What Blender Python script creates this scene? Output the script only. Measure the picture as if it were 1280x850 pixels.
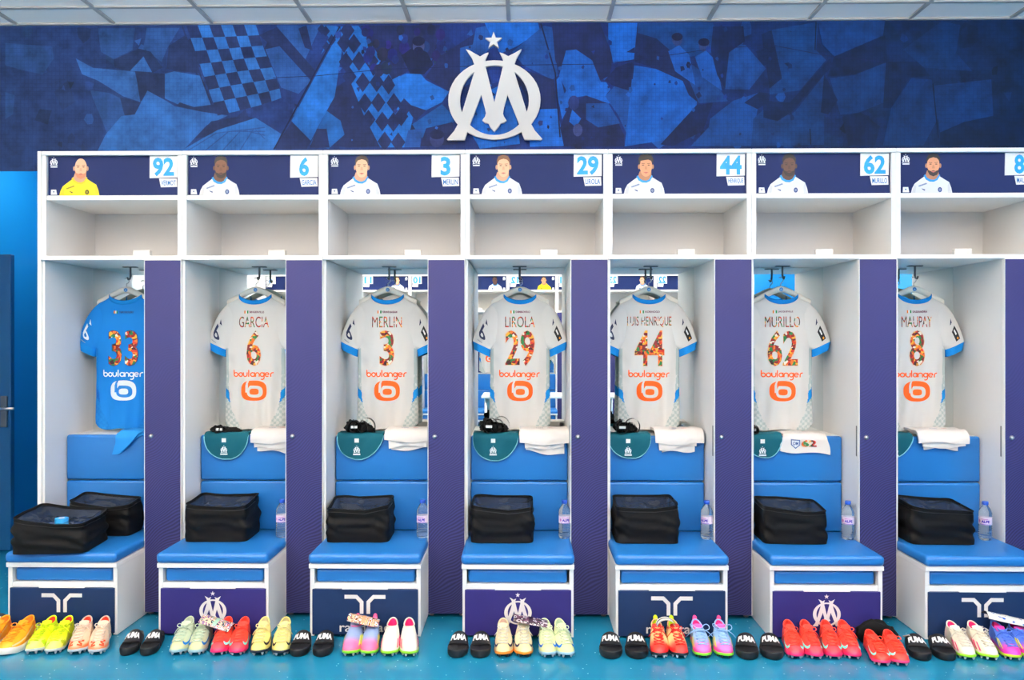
import bpy, bmesh, math, random
from mathutils import Vector, Matrix, noise
from mathutils.geometry import tessellate_polygon
for o in list(bpy.data.objects): bpy.data.objects.remove(o, do_unlink=True)
S = bpy.context.scene
COL = S.collection
PI = math.pi
rnd = random.Random(7)

# ---------------------------------------------------------------- camera, world, exposure
EYE = 1.46
cam_d = bpy.data.cameras.new('camera'); cam = bpy.data.objects.new('camera', cam_d); COL.objects.link(cam)
cam.location = (0, -4.1, EYE); cam.rotation_euler = (PI/2, 0, math.atan(15/972))
cam_d.sensor_width = 36; cam_d.lens = 36*972/1280; cam_d.clip_end = 60
S.camera = cam
W = bpy.data.worlds.new('world'); S.world = W; W.use_nodes = True
W.node_tree.nodes['Background'].inputs[0].default_value = (.8, .88, 1, 1)
W.node_tree.nodes['Background'].inputs[1].default_value = .3
S.view_settings.view_transform = 'Standard'; S.view_settings.look = 'None'
S.view_settings.exposure = 0.0; S.view_settings.gamma = 1; S.view_settings.use_curve_mapping = False
LAMP = 9.3          # radiance of the added, unseen LED panels
ROOM_L, ROOM_R, ROOM_F, ROOM_B, CEIL = -4.0, 4.4, -7.45, .6, 3.385
CX0 = -.092          # a ceiling grid line
ROWS = [.36-.6*k for k in range(0, 14)]   # ceiling joints running along x

# ---------------------------------------------------------------- materials
def lin(c):
    return tuple(((v/255)/12.92 if v/255 <= .04045 else ((v/255+.055)/1.055)**2.4) for v in c)
MATS = {}
def mat(name, col=(200, 200, 200), rough=.5, metal=0, spec=.5, bump=0, bscale=200, var=0, vscale=8, **kw):
    if name in MATS: return MATS[name]
    m = bpy.data.materials.new(name); m.use_nodes = True; MATS[name] = m
    N = m.node_tree.nodes; L = m.node_tree.links; p = N['Principled BSDF']
    c = lin(col)
    p.inputs['Base Color'].default_value = (*c, 1)
    p.inputs['Roughness'].default_value = rough; p.inputs['Metallic'].default_value = metal
    p.inputs['Specular IOR Level'].default_value = spec
    for k, v in kw.items(): p.inputs[k.replace('_', ' ')].default_value = v
    tc = N.new('ShaderNodeTexCoord')
    n = N.new('ShaderNodeTexNoise'); n.inputs['Scale'].default_value = vscale; n.inputs['Detail'].default_value = 3
    L.new(tc.outputs['Object'], n.inputs['Vector'])
    mx = N.new('ShaderNodeMix'); mx.data_type = 'RGBA'
    mx.inputs[6].default_value = (*[v*(1-var) for v in c], 1); mx.inputs[7].default_value = (*[min(1, v*(1+var)) for v in c], 1)
    L.new(n.outputs[0], mx.inputs[0]); L.new(mx.outputs[2], p.inputs['Base Color'])
    if bump:
        b = N.new('ShaderNodeTexNoise'); b.inputs['Scale'].default_value = bscale; b.inputs['Detail'].default_value = 2
        L.new(tc.outputs['Object'], b.inputs['Vector'])
        bp = N.new('ShaderNodeBump'); bp.inputs['Strength'].default_value = bump; bp.inputs['Distance'].default_value = .003
        L.new(b.outputs[0], bp.inputs['Height']); L.new(bp.outputs[0], p.inputs['Normal'])
    return m
def vcol_mat(name, rough=.6, spec=.4, bump=0, bscale=300, **kw):
    if name in MATS: return MATS[name]
    m = mat(name, (200, 200, 200), rough, 0, spec, bump, bscale, **kw)
    N = m.node_tree.nodes; L = m.node_tree.links
    a = N.new('ShaderNodeVertexColor'); a.layer_name = 'Col'
    L.new(a.outputs[0], N['Principled BSDF'].inputs['Base Color'])
    return m

WHITE = mat('white_laminate', (236, 233, 230), .38, var=.02, vscale=3)
WEDGE = mat('white_edge', (244, 240, 236), .35, var=.01)
PRINT = vcol_mat('flat_print', .45)
GLOSSP = vcol_mat('panel_print', .35, spec=.4)
BLUEV = mat('blue_vinyl', (28, 108, 182), .36, bump=.12, bscale=420, var=.05, vscale=5)
METAL = mat('brushed_steel', (190, 190, 190), .3, 1)
DARKM = mat('dark_steel', (120, 122, 124), .35, 1)
MIRROR = mat('mirror_glass', (238, 244, 243), .0, 1)
BLACKF = mat('black_fabric', (11, 11, 12), .6, bump=.25, bscale=900, var=.3, vscale=30, spec=.18)
BLACKR = mat('black_rubber', (20, 20, 23), .5, var=.15, bump=.1, bscale=500)
FABRIC = vcol_mat('shirt_fabric', .8, spec=.2, bump=.06, bscale=1200)
COLLAR = mat('blue_trim', (16, 128, 208), .75, spec=.2)
BOOTM = vcol_mat('boot_upper', .42, spec=.5, bump=.05, bscale=700)

def door_mat():
    m = mat('locker_door_print', (58, 56, 130), .45, spec=.3)
    N = m.node_tree.nodes; L = m.node_tree.links; p = N['Principled BSDF']
    tc = N.new('ShaderNodeTexCoord')
    mp = N.new('ShaderNodeMapping'); mp.inputs['Rotation'].default_value = (0, .6, 0)
    L.new(tc.outputs['Object'], mp.inputs[0])
    w = N.new('ShaderNodeTexWave'); w.bands_direction = 'Z'; w.inputs['Scale'].default_value = 26
    w.inputs['Distortion'].default_value = 26; w.inputs['Detail'].default_value = 0; w.inputs['Detail Scale'].default_value = .22
    L.new(mp.outputs[0], w.inputs['Vector'])
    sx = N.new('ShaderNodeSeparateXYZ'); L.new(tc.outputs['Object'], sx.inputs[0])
    mr = N.new('ShaderNodeMapRange'); mr.inputs[1].default_value = 1.5; mr.inputs[2].default_value = .5; mr.inputs[3].default_value = .08; mr.inputs[4].default_value = .85  # wave print fades upward, painting in the sheen of the upper door
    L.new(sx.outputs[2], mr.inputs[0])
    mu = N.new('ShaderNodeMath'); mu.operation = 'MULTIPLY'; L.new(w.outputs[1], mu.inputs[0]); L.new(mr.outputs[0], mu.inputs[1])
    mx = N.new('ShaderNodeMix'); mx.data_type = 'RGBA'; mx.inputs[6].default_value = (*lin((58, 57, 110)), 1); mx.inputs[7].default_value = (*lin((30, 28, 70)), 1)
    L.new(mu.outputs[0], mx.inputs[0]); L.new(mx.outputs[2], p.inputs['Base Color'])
    return m
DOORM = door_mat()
DRAWA = mat('slate_drawer_laminate', (24, 46, 86), .45, spec=.25, var=.06)
DRAWB = mat('violet_drawer_laminate', (46, 40, 108), .45, spec=.25, var=.06)

def floor_mat():
    m = mat('turquoise_vinyl_floor', (20, 132, 170), .2, spec=.55)
    N = m.node_tree.nodes; L = m.node_tree.links; p = N['Principled BSDF']
    tc = N.new('ShaderNodeTexCoord')
    n = N.new('ShaderNodeTexNoise'); n.inputs['Scale'].default_value = 1.6; n.inputs['Detail'].default_value = 6
    L.new(tc.outputs['Object'], n.inputs[0])
    r = N.new('ShaderNodeMix'); r.data_type = 'RGBA'; r.inputs[6].default_value = (*lin((12, 104, 144)), 1); r.inputs[7].default_value = (*lin((30, 136, 170)), 1)
    L.new(n.outputs[0], r.inputs[0])
    v = N.new('ShaderNodeTexVoronoi'); v.inputs['Scale'].default_value = 42; L.new(tc.outputs['Object'], v.inputs['Vector'])
    lt = N.new('ShaderNodeMath'); lt.operation = 'LESS_THAN'; lt.inputs[1].default_value = .13; L.new(v.outputs['Distance'], lt.inputs[0])
    sc = N.new('ShaderNodeSeparateColor'); L.new(v.outputs['Color'], sc.inputs[0])
    gt = N.new('ShaderNodeMath'); gt.operation = 'GREATER_THAN'; gt.inputs[1].default_value = .72; L.new(sc.outputs[0], gt.inputs[0])
    mu = N.new('ShaderNodeMath'); mu.operation = 'MULTIPLY'; L.new(lt.outputs[0], mu.inputs[0]); L.new(gt.outputs[0], mu.inputs[1])
    mx = N.new('ShaderNodeMix'); mx.data_type = 'RGBA'; mx.inputs[7].default_value = (*lin((140, 205, 225)), 1)
    L.new(mu.outputs[0], mx.inputs[0]); L.new(r.outputs[2], mx.inputs[6]); L.new(mx.outputs[2], p.inputs['Base Color'])
    rr = N.new('ShaderNodeMapRange'); rr.inputs[3].default_value = .16; rr.inputs[4].default_value = .3
    L.new(n.outputs[0], rr.inputs[0]); L.new(rr.outputs[0], p.inputs['Roughness'])
    return m
FLOORM = floor_mat()

def wax_mat():
    m = mat('wax_print', (200, 60, 20), .6)
    N = m.node_tree.nodes; L = m.node_tree.links; p = N['Principled BSDF']
    tc = N.new('ShaderNodeTexCoord')
    nz = N.new('ShaderNodeTexNoise'); nz.inputs['Scale'].default_value = 14; L.new(tc.outputs['Object'], nz.inputs[0])
    ad = N.new('ShaderNodeMix'); ad.data_type = 'VECTOR'; ad.inputs[0].default_value = .06
    L.new(tc.outputs['Object'], ad.inputs[4]); L.new(nz.outputs[1], ad.inputs[5])
    v = N.new('ShaderNodeTexVoronoi'); v.inputs['Scale'].default_value = 75; L.new(ad.outputs[1], v.inputs['Vector'])
    sc = N.new('ShaderNodeSeparateColor'); L.new(v.outputs['Color'], sc.inputs[0])
    cr = N.new('ShaderNodeValToRGB'); cr.color_ramp.interpolation = 'CONSTANT'
    stops = [(0, (150, 24, 20)), (.17, (226, 110, 24)), (.33, (60, 22, 28)), (.44, (205, 50, 24)), (.58, (28, 120, 62)), (.7, (236, 168, 46)), (.8, (120, 20, 30)), (.95, (235, 225, 205))]
    e = cr.color_ramp.elements
    while len(e) < len(stops): e.new(.5)
    for i, (q, c) in enumerate(stops): e[i].position = q; e[i].color = (*lin(c), 1)
    L.new(sc.outputs[0], cr.inputs[0]); L.new(cr.outputs[0], p.inputs['Base Color'])
    return m
WAX = wax_mat()

# ---------------------------------------------------------------- object helpers
def link(o, parent=None):
    COL.objects.link(o)
    if parent is not None: o.parent = parent
    return o
def obj(name, me, m=None, parent=None):
    if m is not None and not me.materials: me.materials.append(m)
    return link(bpy.data.objects.new(name, me), parent)
def tag(o, label, cat, group=None):
    o['label'] = label; o['category'] = cat
    if group: o['group'] = group
    return o
def struct(o): o['kind'] = 'structure'; return o
def thing(name, label, cat, loc=(0, 0, 0), rz=0, group=None, rot=None):
    o = bpy.data.objects.new(name, None); o.empty_display_size = .05; COL.objects.link(o)
    o.location = loc; o.rotation_euler = rot or (0, 0, rz)
    return tag(o, label, cat, group)
class MB:
    def __init__(s): s.v = []; s.f = []; s.c = []
    def add(s, vs, fs, col=None):
        n = len(s.v); s.v += [tuple(q) for q in vs]
        for f in fs: s.f.append(tuple(i+n for i in f)); s.c.append(col)
        return s
    def box(s, x0, x1, y0, y1, z0, z1, col=None):
        return s.add([(x, y, z) for z in (z0, z1) for y in (y0, y1) for x in (x0, x1)],
                     [(0, 2, 3, 1), (4, 5, 7, 6), (0, 1, 5, 4), (2, 6, 7, 3), (0, 4, 6, 2), (1, 3, 7, 5)], col)
    def rbox(s, x0, x1, y0, y1, z0, z1, r, seg=3, col=None):
        bm = bmesh.new(); bmesh.ops.create_cube(bm, size=1)
        for v in bm.verts: v.co = Vector(((x0+x1)/2+v.co.x*(x1-x0), (y0+y1)/2+v.co.y*(y1-y0), (z0+z1)/2+v.co.z*(z1-z0)))
        bmesh.ops.bevel(bm, geom=bm.edges[:], offset=r, segments=seg, affect='EDGES', profile=.5)
        bm.verts.index_update()
        s.add([v.co for v in bm.verts], [[v.index for v in f.verts] for f in bm.faces], col); bm.free(); return s
    def grid(s, fn, nu, nv, cu=False, cv=False, col=None, colfn=None, flip=False):
        n = len(s.v); U = nu if cu else nu+1; V = nv if cv else nv+1
        for j in range(V):
            for i in range(U): s.v.append(tuple(fn(i/nu, j/nv)))
        for j in range(nv):
            for i in range(nu):
                a = n+j*U+i; b = n+j*U+(i+1) % U; d = n+((j+1) % V)*U+i; c = n+((j+1) % V)*U+(i+1) % U
                s.f.append((d, c, b, a) if flip else (a, b, c, d))
                s.c.append(colfn((i+.5)/nu, (j+.5)/nv) if colfn else col)
        return s
    def tube(s, pts, r, seg=6, col=None, cap=True):
        pts = [Vector(p) for p in pts]; n = len(s.v); k = len(pts)
        up = Vector((.13, .27, .95)).normalized(); prev = None
        for i, p in enumerate(pts):
            d = (pts[min(i+1, k-1)]-pts[max(i-1, 0)]).normalized()
            a = prev if prev is not None else (up if abs(d.dot(up)) < .95 else Vector((1, 0, 0)))
            a = (a-d*a.dot(d)).normalized(); b = d.cross(a); prev = a
            rr = r[i] if isinstance(r, (list, tuple)) else r
            for q in range(seg): s.v.append(tuple(p+a*math.cos(2*PI*q/seg)*rr+b*math.sin(2*PI*q/seg)*rr))
        for i in range(k-1):
            for q in range(seg):
                s.f.append((n+i*seg+q, n+i*seg+(q+1) % seg, n+(i+1)*seg+(q+1) % seg, n+(i+1)*seg+q)); s.c.append(col)
        if cap:
            s.f.append(tuple(n+q for q in reversed(range(seg)))); s.c.append(col)
            s.f.append(tuple(n+(k-1)*seg+q for q in range(seg))); s.c.append(col)
        return s
    def lathe(s, prof, seg=20, c=(0, 0, 0), col=None):
        return s.grid(lambda u, v: (lambda a, q: (c[0]+q[0]*math.cos(a), c[1]+q[0]*math.sin(a), c[2]+q[1]))(2*PI*u, prof[round(v*(len(prof)-1))]), seg, len(prof)-1, cu=True, col=col)
    def mesh(s, name, smooth=False, angle=None):
        me = bpy.data.meshes.new(name); me.from_pydata(s.v, [], s.f)
        if any(c is not None for c in s.c):
            ca = me.color_attributes.new('Col', 'FLOAT_COLOR', 'CORNER'); buf = []
            for f, c in zip(s.f, s.c):
                l = (*lin(c), 1) if c is not None else (.5, .5, .5, 1)
                buf += l*len(f)
            ca.data.foreach_set('color', buf)
        if smooth: me.polygons.foreach_set('use_smooth', [True]*len(me.polygons))
        me.update()
        if angle is not None:
            me.polygons.foreach_set('use_smooth', [True]*len(me.polygons))
            bm = bmesh.new(); bm.from_mesh(me)
            for e in bm.edges:
                if len(e.link_faces) == 2 and e.calc_face_angle(0) > angle: e.smooth = False
            bm.to_mesh(me); bm.free()
        return me
    def obj(s, name, m, parent=None, smooth=False, angle=None): return obj(name, s.mesh(name, smooth, angle), m, parent)
CACHE = {}
def shared(key, fn):
    if key not in CACHE: CACHE[key] = fn()
    return CACHE[key]
def sm(x, a, b):
    t = max(0, min(1, (x-a)/(b-a))); return t*t*(3-2*t)
def interp(x, tb):
    if x <= tb[0][0]: return tb[0][1]
    for (a, p), (b, q) in zip(tb, tb[1:]):
        if x <= b: return p+(q-p)*(x-a)/(b-a)
    return tb[-1][1]
def nz(x, y, z=0): return noise.noise(Vector((x, y, z)))

# ---------------------------------------------------------------- flat print helpers
TXT = {}
def text_mesh(s, bold=0.0):
    """2D triangles of a word, cap height 1, left at 0."""
    k = (s, bold)
    if k in TXT: return TXT[k]
    cu = bpy.data.curves.new('txt', 'FONT'); cu.body = s; cu.size = 1; cu.offset = bold; cu.resolution_u = 3
    cu.dimensions = '2D'; cu.fill_mode = 'BOTH'
    o = bpy.data.objects.new('txt', cu); COL.objects.link(o)
    dg = bpy.context.evaluated_depsgraph_get(); dg.update()
    me = bpy.data.meshes.new_from_object(o.evaluated_get(dg))
    vs = [(v.co.x, v.co.y) for v in me.vertices]; fs = [tuple(p.vertices) for p in me.polygons]
    bpy.data.objects.remove(o); bpy.data.curves.remove(cu); bpy.data.meshes.remove(me)
    x0 = min(v[0] for v in vs); x1 = max(v[0] for v in vs); y0 = min(v[1] for v in vs); y1 = max(v[1] for v in vs)
    TXT[k] = ([((x-x0)/(x1-x0), (y-y0)/(y1-y0)) for x, y in vs], fs); return TXT[k]
class Print:
    """flat layered shapes in (u, v); build maps (u, v, h) to 3D, h grows by layer"""
    def __init__(s, step=.00012, auto=False): s.t = []; s.k = 0; s.step = step; s.auto = auto; s.bb = []
    def tris(s, tri, col):
        s.k += 1
        if s.auto and tri:      # lowest layer free of earlier overlapping shapes
            xs = [q[0] for t in tri for q in t]; ys = [q[1] for t in tri for q in t]; b = (min(xs), max(xs), min(ys), max(ys))
            s.k = 1+max([l for a, l in s.bb if a[0] < b[1]-.01 and b[0] < a[1]-.01 and a[2] < b[3]-.01 and b[2] < a[3]-.01], default=0); s.bb.append((b, s.k))
        for t in tri: s.t.append((t, col, s.k))
    def poly(s, pts, col, holes=()):
        loops = [[Vector((*p, 0)) for p in pts]]+[[Vector((*p, 0)) for p in h] for h in holes]
        flat = [p for l in loops for p in l]
        s.tris([tuple((flat[i].x, flat[i].y) for i in t) for t in tessellate_polygon(loops)], col); return s
    def ell(s, x, y, rx, ry, col, n=20, a0=0, a1=2*PI):
        return s.poly([(x+rx*math.cos(a0+(a1-a0)*i/n), y+ry*math.sin(a0+(a1-a0)*i/n)) for i in range(n if a1-a0 > 6.2 else n+1)], col)
    def rect(s, x0, y0, x1, y1, col): return s.poly([(x0, y0), (x1, y0), (x1, y1), (x0, y1)], col)
    def stroke(s, pts, w, col):
        pts = [Vector(p) for p in pts]; L = []; R = []
        for i, p in enumerate(pts):
            d = (pts[min(i+1, len(pts)-1)]-pts[max(i-1, 0)]).normalized(); n = Vector((-d.y, d.x))*w/2
            L.append(tuple(p+n)); R.append(tuple(p-n))
        s.tris([q for i in range(len(pts)-1) for q in ((L[i], L[i+1], R[i+1]), (L[i], R[i+1], R[i]))], col); return s
    def text(s, txt, x0, y0, x1, y1, col, bold=0.02):
        vs, fs = text_mesh(txt, bold); P = [(x0+a*(x1-x0), y0+b*(y1-y0)) for a, b in vs]; tr = []
        for f in fs:
            for i in range(1, len(f)-1): tr.append((P[f[0]], P[f[i]], P[f[i+1]]))
        s.tris(tr, col); return s
    def add(s, other_polys, fn, col):
        for outer, holes in other_polys: s.poly([fn(*p) for p in outer], col, [[fn(*p) for p in h] for h in holes])
        return s
    def mesh(s, name, fn, maxlen=None):
        mb = MB()
        def rec(t, d):
            e = [(t[i][0]-t[(i+1) % 3][0])**2+(t[i][1]-t[(i+1) % 3][1])**2 for i in range(3)]
            i = e.index(max(e))
            if maxlen and e[i] > maxlen*maxlen and d < 9:
                a, b, c = t[i], t[(i+1) % 3], t[(i+2) % 3]; m = ((a[0]+b[0])/2, (a[1]+b[1])/2)
                return rec((a, m, c), d+1)+rec((m, b, c), d+1)
            return [t]
        for t, col, k in s.t:
            for q in rec(t, 0): mb.add([fn(u, v, k*s.step) for u, v in q], [(0, 1, 2)], col)
        return mb.mesh(name)
    def obj(s, name, m, parent, fn, maxlen=None): return obj(name, s.mesh(name, fn, maxlen), m, parent)

# club crest outline, width 673 units, centred, y up from the feet
_M = [(187,163),(212,172),(240,188),(287,215),(318,196),(345,187),(336,208),(326,232),(322,252),(325,285),(387,537),(447,285),(450,252),(446,232),(437,210),(425,187),
      (452,196),(485,214),(532,190),(560,174),(580,163),(562,195),(545,225),(528,268),(526,318),(615,605),(645,690),(672,738),(725,798),(718,805),(600,802),(578,748),(562,693),(480,485),
      (456,570),(447,615),(455,640),(473,666),(456,681),(432,685),(414,715),(387,745),(360,715),(345,685),(320,681),(302,664),(320,640),(328,615),(318,570),(295,485),
      (215,693),(197,745),(178,803),(60,805),(52,798),(104,738),(130,690),(160,605),(247,318),(245,268),(228,222)]
def _ell(cx, cy, rx, ry, n=44): return [(cx+rx*math.cos(2*PI*i/n), cy+ry*math.sin(2*PI*i/n)) for i in range(n)]
_ST = [(382+(62 if i % 2 == 0 else 25)*math.sin(PI*i/5), 103-(62 if i % 2 == 0 else 25)*math.cos(PI*i/5)) for i in range(10)]
CREST = [([(x-387, 805-y) for x, y in p], [[(x-387, 805-y) for x, y in h] for h in hs]) for p, hs in
         ((_M, []), (_ell(387, 521, 326, 279), [_ell(387, 523, 243, 246)]), (_ST, []))]
def crest(pr, x, y, h, col, bar=False):
    k = h/765
    pr.add(CREST, lambda a, b: (x+a*k, y+b*k), col)
    if bar: pr.rect(x-300*k, y-150*k, x+300*k, y-60*k, col)

# ================================================================ THE ROOM
def room():
    fl = struct(MB().box(ROOM_L-.1, ROOM_R+.1, ROOM_F-.1, 2.5, -.08, 0).obj('floor', FLOORM))
    BR = mat('bright_blue_paint', (4, 140, 208), .5, var=.03, vscale=2)
    DK = mat('deep_blue_paint', (0, 78, 128), .5, var=.06, vscale=3)
    CEILM = mat('ceiling_tile_board', (250, 249, 247), .85, bump=.2, bscale=500, var=.02)
    BARM = mat('grey_ceiling_bar', (172, 173, 174), .5)
    # wall with the mural: full height behind the lockers, bulkhead over the passage
    wb = MB().box(-2.6, ROOM_R, ROOM_B, ROOM_B+.1, 0, CEIL).box(ROOM_L, -2.6, ROOM_B, ROOM_B+.1, 2.52, CEIL)
    wb = struct(wb.obj('wall_back', mat('mural_base_blue', (22, 56, 120), .55)))
    struct(MB().box(ROOM_L-.1, ROOM_L, ROOM_F, .6, 0, CEIL).obj('wall_left', mat('pale_wall_paint', (225, 226, 226), .6)))
    struct(MB().box(ROOM_L-.1, ROOM_L, .6, 2.5, 0, CEIL).obj('wall_passage_left', BR))
    struct(MB().box(ROOM_R, ROOM_R+.1, ROOM_F, ROOM_B, 0, CEIL).obj('wall_right', BR))
    struct(MB().box(ROOM_L, ROOM_R, ROOM_F-.1, ROOM_F, 0, CEIL).obj('wall_front', mat('pale_wall_paint', (225, 226, 226), .6)))
    struct(MB().box(3.53, ROOM_R, ROOM_F, ROOM_F+.02, 0, CEIL).obj('wall_front_end', BR))
    wp = struct(MB().box(ROOM_L, -2.5, 2.32, 2.42, 2.1, 3.1).obj('wall_passage', BR))
    struct(MB().box(-2.6, -2.5, ROOM_B+.1, 2.32, 0, 3.1).obj('wall_passage_side', BR))
    struct(MB().box(ROOM_L, -2.5, ROOM_B+.1, 2.42, 3.1, 3.2).obj('ceiling_passage', CEILM))
    d1 = struct(MB().rbox(ROOM_L+.004, -2.61, 2.30, 2.35, .01, 2.085, .004, 1).obj('door_1', DK))
    struct(MB().box(ROOM_L, -2.6, 2.32, 2.42, 2.085, 2.1).obj('trim_1', WEDGE))
    d2 = struct(MB().rbox(-3.99, -3.535, 1.2, 1.245, .012, 2.05, .004, 1).obj('door_2', DK))
    hp = MB().rbox(-3.60, -3.553, 1.188, 1.199, .86, 1.075, .004, 2).obj('handle_plate', DARKM, d2)
    hb = MB().tube([(-3.575, 1.19, .99), (-3.575, 1.145, .99), (-3.565, 1.135, .99), (-3.47, 1.135, .993)], .009, 8).obj('lever_handle', METAL, d2, True)
    struct(MB().box(ROOM_L, ROOM_L+.012, ROOM_F, 1.19, 0, .03).box(ROOM_L, ROOM_L+.012, 1.25, 2.29, 0, .03).obj('baseboard_left', mat('cream_skirting', (225, 205, 170), .5)))
    # ceiling: slab, bars, tiles
    ce = struct(MB().box(ROOM_L-.1, ROOM_R+.1, ROOM_F-.1, ROOM_B+.1, CEIL+.03, CEIL+.08).obj('ceiling', CEILM))
    xs = [ROOM_L]+[CX0+.6*i for i in range(-6, 8) if ROOM_L < CX0+.6*i < ROOM_R]+[ROOM_R]
    ys = [ROOM_B]+[y for y in ROWS if y > ROOM_F]+[ROOM_F]
    for x in xs[1:-1]: MB().box(x-.012, x+.012, ROOM_F, ROOM_B, CEIL-.006, CEIL+.012).obj('grid_bar', BARM, ce)
    for y in ys[1:-1]: MB().box(ROOM_L, ROOM_R, y-.012, y+.012, CEIL-.0058, CEIL+.012).obj('grid_bar', BARM, ce)
    MB().box(ROOM_L, ROOM_R, ROOM_B-.02, ROOM_B, CEIL-.008, CEIL+.012).obj('edge_bar', BARM, ce)
    EM = mat('led_diffuser', (255, 255, 255), .5)
    EM.node_tree.nodes['Principled BSDF'].inputs['Emission Color'].default_value = (1, .875, .755, 1)
    EM.node_tree.nodes['Principled BSDF'].inputs['Emission Strength'].default_value = LAMP
    EM2 = EM.copy(); EM2.name = 'led_uplight'; EM2.node_tree.nodes['Principled BSDF'].inputs['Emission Strength'].default_value = LAMP*3.3  # stronger upper face, added to brighten the ceiling
    lamp_rows = (4, 7, 10, 12); n = 0
    for j in range(len(ys)-1):
        for i in range(len(xs)-1):
            x0, x1, y1, y0 = xs[i]+.012, xs[i+1]-.012, ys[j]-.012, ys[j+1]+.012
            if x1-x0 < .03 or y1-y0 < .03: continue
            if j in lamp_rows and i % 2 == 1:  # hanging panels added out of view to light lockers and ceiling
                t = thing('ceiling_light', 'square white LED panel hanging on cables below the tiled ceiling', 'ceiling light', ((x0+x1)/2, (y0+y1)/2, CEIL-.6), group='LED panels in the ceiling')
                a, b = (x1-x0)/2+.008, (y1-y0)/2+.008
                MB().box(-a, a, -b, -b+.02, 0, .012).box(-a, a, b-.02, b, 0, .012).box(-a, -a+.02, -b+.02, b-.02, 0, .012).box(a-.02, a, -b+.02, b-.02, 0, .012).obj('frame', WEDGE, t)
                MB().box(-a+.02, a-.02, -b+.02, b-.02, .001, .006).obj('diffuser', EM, t)
                MB().box(-a+.02, a-.02, -b+.02, b-.02, .0062, .011).obj('uplight_diffuser', EM2, t)
                for sx in (-1, 1): MB().tube([(sx*a*.8, 0, .012), (sx*a*.8, 0, .6)], .002, 5).obj('cable', METAL, t)
                MB().box(x0, x1, y0, y1, CEIL+.004, CEIL+.018).obj('ceiling_tile', CEILM, ce)
            else:
                MB().box(x0, x1, y0, y1, CEIL+.004, CEIL+.018).obj('ceiling_tile', CEILM, ce)
    # unseen lamp added to brighten the blue passage wall
    t = thing('ceiling_light', 'LED panel in the low ceiling of the passage', 'ceiling light', (-3.3, 1.5, 3.08))
    MB().box(-.3, .3, -.3, .3, .008, .02).obj('frame', WEDGE, t)
    EM3 = EM.copy(); EM3.name = 'led_passage'; EM3.node_tree.nodes['Principled BSDF'].inputs['Emission Strength'].default_value = LAMP*2.4
    MB().box(-.28, .28, -.28, .28, 0, .008).obj('diffuser', EM3, t)
    t.location.y = 1.7
    return wb

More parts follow.
